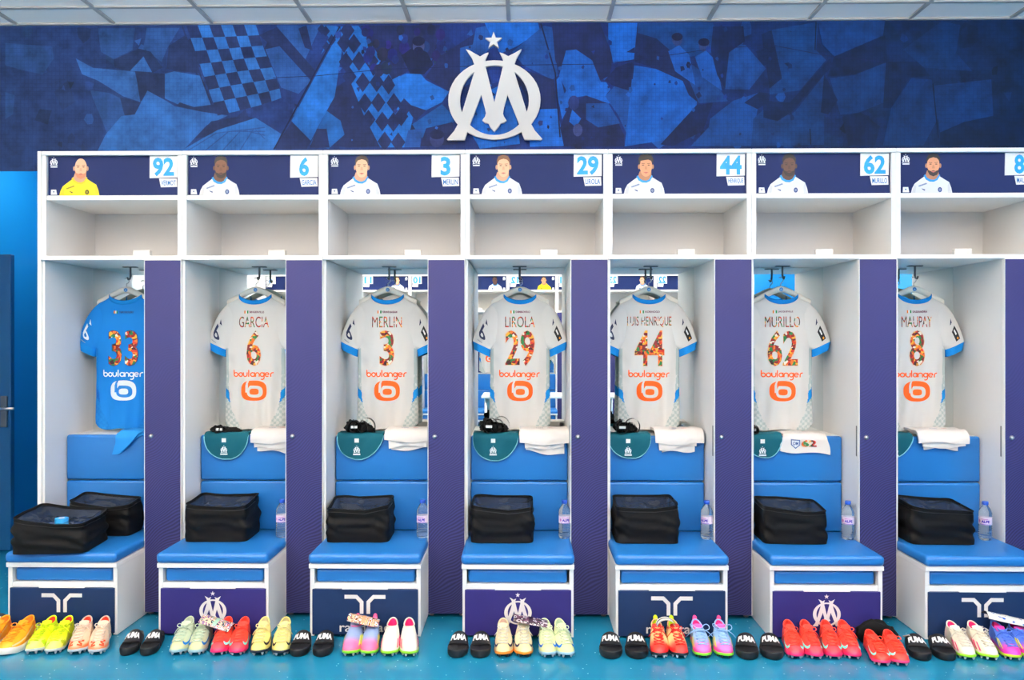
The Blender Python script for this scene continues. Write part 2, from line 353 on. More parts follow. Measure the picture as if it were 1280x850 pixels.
def mural(wall):
    """printed crowd with flags; print coordinates: 1 unit = 1/206.8 m, origin under the crest"""
    pr = Print(.00008, True)
    def tone(x, k):
        key = {'B': [(0,(32,60,112)),(250,(32,62,124)),(520,(26,54,126)),(800,(14,46,118)),(960,(5,42,100)),(1150,(3,40,88)),(1300,(3,36,76))],
               'L': [(0,(38,82,144)),(120,(46,98,168)),(300,(42,110,192)),(450,(26,114,210)),(700,(18,102,206)),(880,(5,88,182)),(960,(3,70,144)),(1100,(3,58,122)),(1300,(3,48,98))],
               'M': [(0,(36,74,130)),(300,(40,88,158)),(500,(32,86,168)),(800,(16,74,152)),(960,(4,58,122)),(1100,(4,50,106)),(1300,(3,44,90))],
               'D': [(0,(30,56,102)),(150,(32,54,100)),(400,(30,48,100)),(600,(28,44,98)),(800,(18,38,92)),(960,(4,34,82)),(1300,(3,34,72))]}[k]
        return tuple(interp(x, [(q, c[i]) for q, c in key]) for i in range(3))
    for i in range(80):
        x = -16+20*i; pr.rect(x, 12, x+20, 212, tone(x+10, 'B'))
    def shards(n, x0, x1, y0, y1, a, b, lo=.8, hi=1.2):
        for _ in range(n):
            x, y = rnd.uniform(x0, x1), rnd.uniform(y0, y1); m = rnd.randint(3, 6); c = tone(x, rnd.choice('BMD')); q = rnd.uniform(lo, hi); r = rnd.uniform(a, b); f0 = rnd.uniform(0, 6)
            pr.poly([(x+r*rnd.uniform(.5, 1)*math.cos(f0+6.283*i/m), y+r*1.2*rnd.uniform(.5, 1)*math.sin(f0+6.283*i/m)) for i in range(m)], tuple(v*q for v in c))
    shards(90, 0, 1290, 34, 186, 6, 22); shards(160, 60, 1200, 34, 184, 3, 9, .75, 1.3)
    def P(pts, k, ox=0, s=4, dark=0):
        q = [(ox+x/s, 20+y/s) for x, y in pts] if s != 1 else pts
        cx = sum(p[0] for p in q)/len(q); c = tone(cx, k)
        pr.poly(q, tuple(v*(1-dark) for v in c))
    one = lambda pts, k: P(pts, k, 0, 1)
    # left stand
    one([(0,50),(60,55),(62,70),(48,90),(20,84),(0,78)], 'M'); one([(0,112),(12,116),(10,140),(0,146)], 'M')
    one([(118,32),(165,32),(162,60),(138,71),(122,62)], 'M'); one([(180,32),(222,32),(206,58),(199,75),(176,58)], 'M')
    one([(138,72),(170,58),(185,62),(200,82),(182,92),(140,82)], 'D'); one([(208,55),(228,42),(246,70),(246,90),(205,84)], 'D')
    one([(90,70),(112,82),(165,87),(174,126),(150,118),(118,98),(98,90)], 'L'); one([(159,86),(176,68),(187,88)], 'L')
    one([(166,87),(204,90),(203,122),(180,114),(172,126)], 'D'); one([(203,90),(215,87),(250,93),(264,134),(225,131),(203,121)], 'L')
    one([(108,110),(133,114),(150,122),(153,142),(130,166),(124,150),(114,126)], 'M'); one([(146,119),(172,126),(166,143),(152,142)], 'D')
    one([(117,188),(128,166),(148,143),(165,141),(181,111),(203,123),(216,131),(250,138),(283,143),(256,155),(240,172),(225,188)], 'L')
    one([(218,130),(222,126),(240,132),(270,128),(274,141),(250,138)], 'D'); one([(240,172),(262,150),(304,143),(318,147),(290,160),(262,168)], 'D')
    one([(222,188),(250,172),(270,161),(318,146),(350,166),(342,188)], 'L')
    for q in range(4): pr.stroke([(232+q*22, 187), (268+q*16, 165-q*2), (330, 158+q*5)], 1.4, tone(290, 'M'))
    one([(345,30),(400,30),(372,92),(345,60)], 'M'); one([(322,42),(345,32),(394,88),(388,98),(360,75)], 'D'); one([(330,60),(348,56),(388,100),(372,116),(350,108)], 'M')
    one([(372,34),(382,30),(390,62),(380,58)], 'D')
    # square checked flag
    def quad(a, b, c, d, u, v):
        w = 3*math.sin(v*7+u*3)
        return tuple((a[i]*(1-u)+b[i]*u)*(1-v)+(d[i]*(1-u)+c[i]*u)*v+(w if i == 0 else w*.5)*u*v for i in range(2))
    Q = ((230, 29), (318, 29), (352, 122), (270, 143))
    pr.poly([quad(*Q, u, v) for u, v in [(i/8, 0) for i in range(8)]+[(1, i/8) for i in range(8)]+[(1-i/8, 1) for i in range(8)]+[(0, 1-i/8) for i in range(8)]], tone(300, 'L'))
    for j in range(7):
        for i in range(6):
            if (i+j) % 2 == 0: pr.poly([quad(*Q, *q) for q in ((i/6, j/7), ((i+1)/6, j/7), ((i+1)/6, (j+1)/7), (i/6, (j+1)/7))], tone(300, 'D'))
    pr.stroke([(225, 30), (264, 134)], 2, tone(250, 'D'))
    O = 300
    P([(435,465),(480,350),(560,300),(700,650),(540,655),(400,640)], 'D', O)
    P([(490,80),(508,160),(470,400),(430,470),(350,620),(252,520),(370,300)], 'L', O); P([(255,525),(350,620),(330,660),(160,660)], 'D', O)
    P([(430,470),(500,520),(520,590),(440,660),(345,640),(390,550)], 'L', O, dark=.12); P([(380,560),(430,560),(445,655),(345,655)], 'D', O)
    P([(385,40),(480,45),(500,60),(400,190),(440,100)], 'L', O, dark=.1)
    for cx, cy in ((425,70),(455,115),(430,150),(405,60)): P([(cx,cy-28),(cx+22,cy),(cx,cy+28),(cx-22,cy)], 'D', O)
    P([(500,48),(590,44),(690,190),(800,300),(866,500),(830,655),(700,655),(620,500),(540,300),(510,170)], 'L', O)
    for cx, cy in ((535,68),(518,130),(567,135),(527,225),(593,222),(655,222),(545,300),(612,328),(682,328),(742,340),(622,432),(690,430),(768,432),(825,450),(640,515),(710,525),(766,528),(805,500),(722,625),(790,630)):
        P([(cx,cy-50),(cx+36,cy),(cx,cy+50),(cx-36,cy)], 'D', O)
    pr.stroke([(424, 32), (341, 186)], 1.8, (20, 34, 78))
    P([(690,190),(760,210),(850,270),(760,315)], 'D', O); P([(600,44),(1000,44),(960,240),(850,280),(690,190)], 'D', O)
    P([(760,320),(830,285),(905,290),(930,320),(1045,378),(1010,430),(930,470),(860,450),(810,400)], 'L', O); P([(815,430),(930,470),(880,520),(860,500)], 'D', O)
    for q in range(46):      # crowd
        x = rnd.uniform(455, 560); y = rnd.uniform(34, 88); r = rnd.uniform(3, 7)
        pr.ell(x, y, r, r*1.25, tuple(v*rnd.uniform(.75, 1.35) for v in tone(500, 'D')), 12)
    P([(806,195),(870,150),(935,180),(965,240),(920,290),(850,285)], 'D', O, dark=.25); pr.ell(523, 57, 7.5, 9.5, (70, 84, 140), 16); pr.ell(523, 51, 8, 6, (24, 34, 78), 14); pr.ell(523, 63, 6, 5, (24, 34, 78), 14)
    P([(925,305),(1000,200),(1235,48),(1200,120),(1130,260),(1040,372)], 'D', O); P([(1180,60),(1280,40),(1280,150),(1190,200),(1140,260)], 'M', O)
    P([(860,540),(1010,440),(1085,520),(1000,570),(905,610)], 'L', O, dark=.2); P([(930,560),(1060,530),(1090,640),(900,650)], 'D', O); pr.ell(546, 174, 9, 10, (50, 66, 128), 14); pr.ell(546, 168, 9, 6, (24, 36, 84), 14)
    P([(840,570),(910,560),(900,655),(820,655)], 'M', O)
    # behind and right of the crest
    one([(585,125),(640,100),(650,180),(600,186),(585,160)], 'L'); one([(575,60),(612,50),(600,100),(575,110)], 'M')
    O = 640
    P([(-140,30),(130,35),(140,75),(30,150),(-60,190)], 'L', O); P([(0,180),(160,50),(200,60),(230,300),(200,320),(60,250)], 'M', O)
    P([(0,250),(210,320),(220,470),(100,470),(60,380)], 'D', O); P([(80,470),(225,465),(265,650),(90,655)], 'L', O)
    P([(215,330),(240,300),(262,390),(292,345),(300,420),(250,520)], 'L', O)
    P([(200,40),(440,40),(500,200),(490,300),(430,330),(390,220),(320,170),(270,175),(240,290),(215,220)], 'D', O)
    P([(270,175),(320,170),(400,225),(425,290),(490,440),(430,440),(370,400),(290,415),(235,300)], 'L', O, dark=.06); P([(420,330),(470,335),(492,370),(470,395)], 'L', O)
    P([(480,40),(625,40),(610,220),(505,240),(480,110)], 'L', O); P([(570,185),(612,160),(612,190)], 'D', O)
    P([(462,325),(520,260),(606,230),(590,380),(500,350)], 'D', O); P([(465,405),(510,355),(592,380),(570,590),(530,500)], 'M', O)
    P([(240,560),(290,440),(370,400),(480,440),(560,600),(560,655),(260,655)], 'D', O); P([(370,440),(480,440),(540,540),(430,560),(370,520)], 'M', O)
    P([(300,470),(345,515),(320,560),(285,530)], 'L', O); pr.ell(722, 163, 6, 8, (62, 78, 140), 14); pr.ell(717, 129, 7, 9, (36, 56, 120), 14)
    P([(605,250),(720,270),(850,330),(922,430),(912,490),(760,625),(562,655)], 'L', O)
    P([(625,40),(1000,40),(1050,180),(830,220),(720,120),(625,90)], 'L', O, dark=.3)
    P([(622,88),(720,118),(830,215),(935,445),(880,400),(850,330),(700,262),(608,232)], 'D', O); P([(830,205),(1000,320),(1075,432),(930,442)], 'M', O)
    for a, b in ((823, 122), (955, 150)):
        P([(a-45,b+60),(a+10,b+30),(a+60,b+80),(a+90,b+230),(a-10,b+160)], 'M', O, dark=-.25); pr.ell(O+a/4, 20+b/4, 6.5, 8.5, (40, 62, 118), 14); pr.ell(O+a/4, 17+b/4, 7, 5, (14, 28, 72), 14)
    P([(1000,60),(1150,60),(1160,150),(1080,200),(1060,370),(1020,300),(990,180)], 'D', O)
    P([(1080,190),(1150,140),(1262,270),(1180,375),(1060,372)], 'M', O, dark=-.1); P([(985,520),(1100,430),(1235,388),(1190,655),(890,655),(980,560)], 'M', O, dark=-.12)
    P([(1155,440),(1230,388),(1285,395),(1275,440),(1220,472)], 'D', O); P([(740,645),(920,450),(1000,440),(950,580),(800,655)], 'D', O); P([(1200,520),(1290,440),(1400,520),(1380,655),(1190,655)], 'M', O)
    O = 960
    P([(0,80),(240,40),(230,180),(280,230),(150,380),(0,400)], 'L', O, dark=.12); P([(240,40),(572,30),(560,110),(320,212),(260,150)], 'M', O, dark=-.15)
    P([(-40,100),(10,80),(62,320),(0,370)], 'D', O)
    P([(318,215),(572,110),(582,240),(420,302),(288,312)], 'D', O); P([(-30,430),(100,440),(300,220),(312,260),(190,390),(120,480),(40,532),(-30,515)], 'D', O)
    P([(130,480),(272,300),(270,650),(60,655),(60,540)], 'L', O, dark=.15)
    P([(298,320),(420,305),(572,245),(622,290),(570,440),(440,492),(350,502),(332,440)], 'L', O, dark=.1); P([(575,240),(740,240),(792,312),(690,320),(600,470),(560,470)], 'D', O)
    P([(600,470),(700,320),(800,330),(832,520),(760,655),(560,655)], 'M', O, dark=-.06); P([(810,360),(1092,330),(1102,510),(960,540),(840,592)], 'M', O, dark=-.12)
    P([(660,180),(850,40),(940,60),(920,200),(1000,290),(760,270)], 'M', O); P([(358,512),(450,490),(545,560),(520,655),(390,655)], 'D', O); P([(270,300),(337,430),(290,500),(253,490)], 'D', O)
    P([(840,592),(960,540),(1102,515),(1280,560),(1280,655),(840,655)], 'D', O)
    for a, b in (((230,40),(225,180)), ((805,350),(832,620)), ((200,570),(204,650))): pr.stroke([(O+a[0]/4, 20+a[1]/4), (O+b[0]/4, 20+b[1]/4)], 1.4, (4, 26, 66))
    pr.stroke([(340, 96), (394, 94), (480, 86), (620, 82), (742, 81), (790, 77), (880, 64), (960, 58), (1035, 73), (1100, 80)], .8, (16, 32, 84))
    pr.stroke([(676, 30), (694, 92), (700, 172)], 1.8, (18, 30, 78)); pr.stroke([(797, 30), (790, 100)], 1.2, (18, 40, 96))
    shards(120, 420, 1000, 36, 184, 1.5, 5, .75, 1.3)
    shards(60, 1290, 1560, 36, 184, 5, 20, .9, 1.1)
    # clip to the wall by clamping v, u
    k = 1/206.8
    def fn(u, v, h):
        u = min(1564, max(-171, u)); v = max(16, min(212, v))
        return ((u-655)*k, ROOM_B-.0005-h, EYE+(425-v)*k)
    me = pr.mesh('mural', fn)
    m = vcol_mat('mural_print', .62, spec=.25)
    # netting and grain of the print
    N = m.node_tree.nodes; L = m.node_tree.links; p = N['Principled BSDF']; a = [n for n in N if n.bl_idname == 'ShaderNodeVertexColor'][0]
    tc = N.new('ShaderNodeTexCoord'); n1 = N.new('ShaderNodeTexNoise'); n1.inputs['Scale'].default_value = 9; n1.inputs['Detail'].default_value = 8; n1.inputs['Roughness'].default_value = .65
    L.new(tc.outputs['Object'], n1.inputs[0])
    mr = N.new('ShaderNodeMapRange'); mr.inputs[1].default_value = .3; mr.inputs[2].default_value = .7; mr.inputs[3].default_value = .5; mr.inputs[4].default_value = 1.25; L.new(n1.outputs[0], mr.inputs[0])
    br = N.new('ShaderNodeTexBrick'); br.offset = 0; br.inputs['Scale'].default_value = 1; br.inputs['Brick Width'].default_value = .024; br.inputs['Row Height'].default_value = .024
    br.inputs['Mortar Size'].default_value = .0016; br.inputs['Color1'].default_value = br.inputs['Color2'].default_value = (1, 1, 1, 1); br.inputs['Mortar'].default_value = (.8, .8, .84, 1)
    sx = N.new('ShaderNodeSeparateXYZ'); cb = N.new('ShaderNodeCombineXYZ'); L.new(tc.outputs['Object'], sx.inputs[0]); L.new(sx.outputs[0], cb.inputs[0]); L.new(sx.outputs[2], cb.inputs[1]); L.new(cb.outputs[0], br.inputs[0])
    x1 = N.new('ShaderNodeMix'); x1.data_type = 'RGBA'; x1.blend_type = 'MULTIPLY'; x1.inputs[0].default_value = 1; L.new(a.outputs[0], x1.inputs[6]); L.new(mr.outputs[0], x1.inputs[7])
    x2 = N.new('ShaderNodeMix'); x2.data_type = 'RGBA'; x2.blend_type = 'MULTIPLY'; x2.inputs[0].default_value = 1; L.new(x1.outputs[2], x2.inputs[6]); L.new(br.outputs[0], x2.inputs[7])
    L.new(x2.outputs[2], p.inputs['Base Color'])
    obj('mural', me, m, wall)
    # raised club emblem
    kk = .652/765; mb = MB()
    for lay, (outer, holes) in enumerate(CREST):
        yf = -.022 if lay != 1 else -.0214
        loops = [outer]+list(holes); fl = [p for l in loops for p in l]
        tr = tessellate_polygon([[Vector((*p, 0)) for p in l] for l in loops])
        mb.add([(x*kk, yf, z*kk) for x, z in fl], tr)
        for l in loops: mb.add([(x*kk, y, z*kk) for y in (0, yf) for x, z in l], [(i, (i+1) % len(l), len(l)+(i+1) % len(l), len(l)+i) for i in range(len(l))])
    e = mb.obj('wall_emblem', mat('emblem_white', (238, 234, 230), .5)); e.location = (-.178, ROOM_B-.012, 2.66)
    tag(e, 'large raised white club emblem with a star on the blue mural wall', 'emblem')
wallb = room()
mural(wallb)

# ================================================================ LOCKERS
PW = .7515; X0 = -2.5645            # locker pitch, first locker
DEP = .466                         # depth to the mirror
DL = .558                          # left edge of the narrow door
ZT = 2.463
SKIN = {'pale': (238, 178, 142), 'tan': (206, 142, 104), 'brown': (112, 70, 50), 'dark': (88, 56, 46)}
def name_panel(par, num, name, skin, hair, hairc, beard, shirt, tone=(18, 36, 88)):
    """x .026-.728, z 2.232-2.441"""
    pn = MB().box(.026, PW-.024, .012, .02, 2.230, 2.441).obj('name_panel', mat('navy_name_panel', tone, .5, spec=.2, var=.08, vscale=6), par)
    k = 1/237.1; zt = 2.441; x0 = .026
    fn = lambda u, v, h: (x0+u*k, .0119-h, zt-v*k)
    U = lambda x: (x-50)/6.737; V = lambda y: (y-78)/6.737
    def E(p, x, y, rx, ry, c, **q): p.ell(U(x), V(y), rx/6.737, ry/6.737, c, **q)
    def Pl(p, pts, c): p.poly([(U(a), V(b)) for a, b in pts], c)
    p = Print()
    sk = SKIN[skin]; sh = tuple(int(v*.82) for v in sk); jc = (222, 223, 226) if shirt == 'w' else (248, 214, 20); tr = (20, 140, 215) if shirt == 'w' else (235, 195, 10)
    Pl(p, [(143,422),(155,372),(175,335),(210,308),(262,270),(375,268),(425,300),(462,322),(480,370),(490,422)], jc)
    Pl(p, [(146,420),(172,345),(190,355),(180,420)], tuple(int(v*.93) for v in jc)); Pl(p, [(462,330),(487,420),(452,420),(450,350)], tuple(int(v*.93) for v in jc))
    Pl(p, [(250,268),(262,258),(380,258),(387,266),(365,305),(335,320),(300,318),(268,300)], tr)
    Pl(p, [(266,262),(278,225),(375,225),(376,262),(355,293),(332,303),(305,300),(280,285)], sh)
    E(p, 330, 178, 52, 80, sk); E(p, 330, 205, 46, 64, sk)
    E(p, 272, 185, 9, 20, sh); E(p, 388, 185, 9, 20, sh)
    if beard: Pl(p, [(279,195),(290,222),(312,230),(330,222),(348,230),(370,222),(381,195),(376,235),(360,262),(330,274),(300,262),(284,235)], beard)
    if hair == 'short': Pl(p, [(275,165),(274,125),(290,92),(330,80),(368,90),(386,122),(387,165),(376,140),(360,122),(330,114),(298,124),(284,142)], hairc)
    if hair == 'full': Pl(p, [(272,170),(266,120),(288,84),(330,72),(372,82),(394,120),(389,170),(378,138),(350,126),(318,130),(286,136),(282,160)], hairc)
    for s in (-1, 1):
        E(p, 330+s*24, 172, 10, 4.5, tuple(int(v*.45) for v in sk)); p.stroke([(U(330+s*10), V(160)), (U(330+s*38), V(157))], .7, tuple(int(v*.5) for v in sk))
    Pl(p, [(324,180),(336,180),(342,208),(318,208)], tuple(int(v*.88) for v in sk))
    Pl(p, [(308,234),(330,229),(352,234),(330,243)], (176, 92, 84) if skin in ('pale', 'tan') else (90, 48, 44))
    # shirt marks
    dk = (30, 60, 120) if shirt == 'w' else (60, 60, 30)
    Pl(p, [(205,352),(272,328),(278,338),(210,362)], tuple((a+b)//2 for a, b in zip(dk, jc))); Pl(p, [(230,375),(262,385),(258,395),(240,385)], dk)
    crest(p, U(384), V(402), 5, dk) if False else p.ell(U(384), V(386), 2.6, 3.2, dk, n=10); E(p, 384, 386, 9, 12, tuple((a+b)//2 for a, b in zip(dk, jc)), n=10)
    # crest and white tag at the left
    for outer, holes in CREST: p.poly([(U(100)+a*.0145, V(160)-b*.0145) for a, b in outer], (240, 240, 242), [[(U(100)+a*.0145, V(160)-b*.0145) for a, b in h] for h in holes])
    p.rect(U(72), V(176), U(130), V(165), (235, 235, 240)); Pl(p, [(76,364),(120,364),(128,408),(74,408)], (238, 238, 240)); Pl(p, [(90,378),(108,378),(99,392)], (60, 80, 130))
    p.obj('portrait_print', GLOSSP, pn, fn)
    # number tile and name tile
    q = MB().add([(x0+U(a)*k, y, zt-V(b)*k) for y in (.008, .0119) for a, b in ((922,268),(1158,263),(1160,82),(924,79))], [(0, 1, 2, 3), (0, 4, 5, 1), (1, 5, 6, 2), (2, 6, 7, 3), (3, 7, 4, 0)])
    nt = q.obj('number_tile', WEDGE, pn); w = 182 if len(num) > 1 else 84
    Print().text(num, U(1041-w/2), V(255), U(1041+w/2), V(96), (10, 148, 222), .035).obj('number_print', PRINT, nt, lambda u, v, h: (x0+u*k, .0078-h, zt-v*k))
    q = MB().add([(x0+U(a)*k, y, zt-V(b)*k) for y in (.009, .0119) for a, b in ((1018,346),(1156,343),(1153,272),(1003,272))], [(0, 1, 2, 3), (0, 4, 5, 1), (1, 5, 6, 2), (2, 6, 7, 3), (3, 7, 4, 0)])
    mt = q.obj('name_tile', WEDGE, pn); w = min(124, 21*len(name))
    if name: Print().text(name, U(1083-w/2), V(331), U(1083+w/2), V(288), (20, 110, 180), .012).obj('name_print', PRINT, mt, lambda u, v, h: (x0+u*k, .0088-h, zt-v*k))
    return pn

def cushion(x0, x1, y0, y1, z0, z1, r, name):
    def mk():
        bm = bmesh.new(); bmesh.ops.create_cube(bm, size=1)
        for v in bm.verts: v.co = Vector(((x0+x1)/2+v.co.x*(x1-x0), (y0+y1)/2+v.co.y*(y1-y0), (z0+z1)/2+v.co.z*(z1-z0)))
        bmesh.ops.bevel(bm, geom=bm.edges[:], offset=r, segments=5, affect='EDGES', profile=.5)
        me = bpy.data.meshes.new(name); bm.to_mesh(me); bm.free(); me.polygons.foreach_set('use_smooth', [True]*len(me.polygons)); me.materials.append(BLUEV)
        return me
    return shared(('cush', x0, y0, z0, z1), mk)

def part(name, key, mbfn, m, par, **kw):
    me = shared(key, lambda: mbfn().mesh(name, **kw)); return obj(name, me, m, par)
B0, B1, BF = .008, .553, -.284      # bench box
def locker(loc, rz, label, panel, drawer, group=None, end=False, stain=None):
    t = thing('locker', label, 'locker', loc, rz, group)
    P = lambda n, mb, m, **k: part(n, ('lk', n, k.pop('key', 0)), mb, m, t, **k)
    P('side_panel', lambda: MB().box(.0005, .013, .003, DEP+.02, .012, 1.884).box(.0005, .024, -.004, DEP+.02, 1.884, ZT-.022), WHITE)
    P('side_panel', lambda: MB().box(PW-.013, PW-.0005, .003, DEP+.02, .012, 1.884).box(PW-.024, PW-.0005, -.004, DEP+.02, 1.884, ZT-.022), WHITE, key=1)
    P('top_board', lambda: MB().rbox(.0005, PW-.0005, -.008, DEP+.02, ZT-.022, ZT, .002, 1), WEDGE)
    P('shelf', lambda: MB().rbox(.024, PW-.024, -.002, DEP+.0, 2.203, 2.229, .002, 1), WEDGE)
    P('shelf', lambda: MB().rbox(.0005, PW-.0005, -.012, DEP+.0, 1.884, 1.907, .002, 1), WEDGE, key=1)
    P('back_panel', lambda: MB().box(.013, PW-.013, DEP+.004, DEP+.02, .03, ZT-.022), WHITE)
    P('partition', lambda: MB().box(DL-.004, DL+.01, .003, DEP, .012, 1.884), WHITE)
    P('mirror', lambda: MB().box(.0135, DL-.0045, DEP, DEP+.004, .93, 1.883), MIRROR)
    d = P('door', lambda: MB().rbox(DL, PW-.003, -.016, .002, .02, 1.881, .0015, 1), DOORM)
    part('door_edging', ('lk', 'edging'), lambda: MB().box(DL-.003, DL-.0002, -.0165, .002, .02, 1.881).box(PW-.0028, PW-.0004, -.0165, .002, .02, 1.881).box(DL-.003, PW-.0004, -.0165, .002, 1.8812, 1.8835), WEDGE, d)
    part('lock', ('lk', 'lock'), lambda: MB().lathe([(.0001, .012), (.006, .012), (.009, .009), (.011, .004), (.0125, 0)], 16).lathe([(.0001, .0125), (.003, .0125), (.003, .012)], 8, col=None), METAL, d, smooth=True).matrix_local = Matrix.Translation((DL+.034, -.016, .952)) @ Matrix.Rotation(PI/2, 4, 'X')
    for fx in (DL+.012, PW-.02):
        part('foot', ('lk', 'foot'), lambda: MB().lathe([(.0001, 0), (.014, 0), (.014, .012), (.009, .014), (.009, .025)], 12), mat('grey_plastic_foot', (150, 152, 155), .5), t).location = (fx, .03, 0)
    P('plinth', lambda: MB().box(.03, PW-.03, .14, .155, 0, .02), mat('dark_plinth', (26, 30, 40), .6))
    part('finger_pull', ('lk', 'pull'), lambda: MB().rbox(DL-.0075, DL-.0042, .006, .014, .85, 1.01, .001, 1), DARKM, t)
    # bench back with ledge
    P('ledge', lambda: MB().box(.0135, DL-.0045, .216, DEP, .905, .929).box(.0135, DL-.0045, .222, .236, .3, .905), WEDGE)
    obj('back_cushion', cushion(.016, DL-.007, .188, .222, .682, .932, .014, 'back_cushion'), None, t)
    obj('back_cushion', cushion(.016, DL-.007, .188, .222, .405, .678, .014, 'back_cushion'), None, t)
    obj('seat_cushion', cushion(B0-.006, B1+.004, BF-.024, .188, .36, .412, .02, 'seat_cushion'), None, t)
    P('seat_board', lambda: MB().rbox(B0-.004, B1+.003, BF-.012, .21, .337, .36, .002, 1), WEDGE)
    P('bench_side', lambda: MB().box(B0, B0+.02, BF, .21, .003, .337), WHITE)
    P('bench_side', lambda: MB().box(B1-.02, B1, BF, .21, .003, .337), WHITE, key=1)
    P('bench_back', lambda: MB().box(B0+.02, B1-.02, .1, .115, .003, .337), mat('slot_back_blue', (30, 60, 110), .6))
    obj('spare_cushion', cushion(B0+.026, B1-.03, BF+.012, .05, .262, .33, .016, 'spare_cushion'), None, t)
    P('bench_shelf', lambda: MB().box(B0+.02, B1-.02, BF+.004, .1, .235, .26), WEDGE)
    dr = part('drawer_front', ('lk', 'drawer', drawer), lambda: MB().rbox(B0+.012, B1-.012, BF-.008, BF+.008, .012, .2345, .0015, 1), DRAWA if drawer == 'a' else DRAWB, t)
    part('pull_lip', ('lk', 'lip'), lambda: MB().rbox(B0+.16, B1-.16, BF-.012, BF+.002, .2352, .241, .001, 1), WEDGE, dr)
    cx = (B0+B1)/2; wh = (226, 220, 218)
    def pa(): return Print(.0002).text('randstad', -.125, .026, .125, .072, wh, .012).mesh('logo_print', lambda u, v, h: (cx+u, BF-.0082-h, v))
    def pm(sd): return Print(.0002).poly([(sd*.0075, .115), (sd*.0255, .115), (sd*.0255, .168), (sd*.045, .189), (sd*.101, .189), (sd*.101, .208), (sd*.039, .208), (sd*.0075, .176)], wh).mesh('logo_mark', lambda u, v, h: (cx+u, BF-.0082-h, v))
    if drawer == 'a':
        for sd in (-1, 1): obj('logo_mark', shared(('mark', sd), lambda: pm(sd)), PRINT, dr)
    def pb():
        p = Print(.0002); crest(p, 0, .066, .158, wh); return p.mesh('logo_print', lambda u, v, h: (cx+u, BF-.0082-h, v))
    obj('logo_print', shared(('logo', drawer), pa if drawer == 'a' else pb), PRINT, dr)
    # hook rail under the shelf
    hk = part('hook', ('lk', 'hook'), lambda: MB().rbox(.245, .325, .355, .385, 1.879, 1.8838, .001, 1).tube([(.285, .37, 1.88), (.285, .37, 1.825)], .006, 8).tube([(.285, .37, 1.83), (.285, .362, 1.812), (.285, .345, 1.808), (.285, .336, 1.82)], .005, 8), DARKM, t, angle=.8)
    P('cable_cover', lambda: MB().rbox(.40, .495, .17, .2, 1.907, 1.958, .003, 1), WEDGE)
    if end: part('end_panel', ('lk', 'end'), lambda: MB().box(-.02, -.0005, -.008, DEP+.02, 0, ZT), WEDGE, t)
    name_panel(t, *panel)
    return t

UNITS = [  # number, name, skin, hair, hair colour, beard, shirt
    ('92', 'VERMOT', 'pale', None, None, (196, 120, 84), 'y'), ('6', 'GARCIA', 'brown', 'short', (40, 32, 30), (36, 26, 24), 'w'),
    ('3', 'MERLIN', 'pale', 'short', (70, 50, 40), None, 'w'), ('29', 'LIROLA', 'pale', 'short', (120, 76, 48), None, 'w'),
    ('44', 'HENRIQUE', 'tan', 'full', (30, 22, 20), None, 'w'), ('62', 'MURILLO', 'dark', 'short', (26, 20, 20), (34, 24, 22), 'w'),
    ('8', 'MAUPAY', 'tan', 'short', (34, 26, 24), (40, 28, 24), 'w')]
ULAB = ['white locker bay at the row end with a yellow-shirted portrait, numbered 92', 'white locker bay, portrait of bearded man beside single digit 6, violet crest drawer',
        'white locker bay, portrait of clean-shaven man beside digit 3, slate drawer', 'white locker bay, portrait of brown-haired man beside number 29, violet crest drawer',
        'white locker bay, portrait of curly-haired smiling man beside number 44, slate drawer', 'white locker bay, portrait beside number 62, red boots before its violet crest drawer',
        'white locker bay, portrait of man with trimmed black beard, number 8, slate drawer']
for i in range(7):
    locker((X0+PW*i, 0, 0), 0, ULAB[i], UNITS[i], 'ab'[i % 2], 'lockers under the mural', end=(i == 0))
OPPN = {'17': 'seventeen', '22': 'twenty-two', '23': 'twenty-three', '21': 'twenty-one', '12': 'twelve', '9': 'nine', '10': 'ten', '11': 'eleven', '5': 'five', '4': 'four'}
OPPS = [('dark', 'short'), ('pale', 'full'), ('pale', 'short'), ('tan', 'short'), ('tan', 'short'), ('dark', 'short'), ('tan', 'short'), ('pale', 'short'), ('pale', 'short'), ('dark', 'short')]
OPP = [(n, '', a, b, (34, 26, 22) if a != 'pale' else (80, 56, 40), None, 'y' if n == '12' else 'w') for n, (a, b) in zip(OPPN, OPPS)]
OFY = -6.88
for k, pn in enumerate(OPP):
    locker((3.51-PW*k, OFY, 0), PI, 'white locker bay across the room, its panel number %s' % OPPN[pn[0]], pn, 'ab'[k % 2], 'lockers across the room')

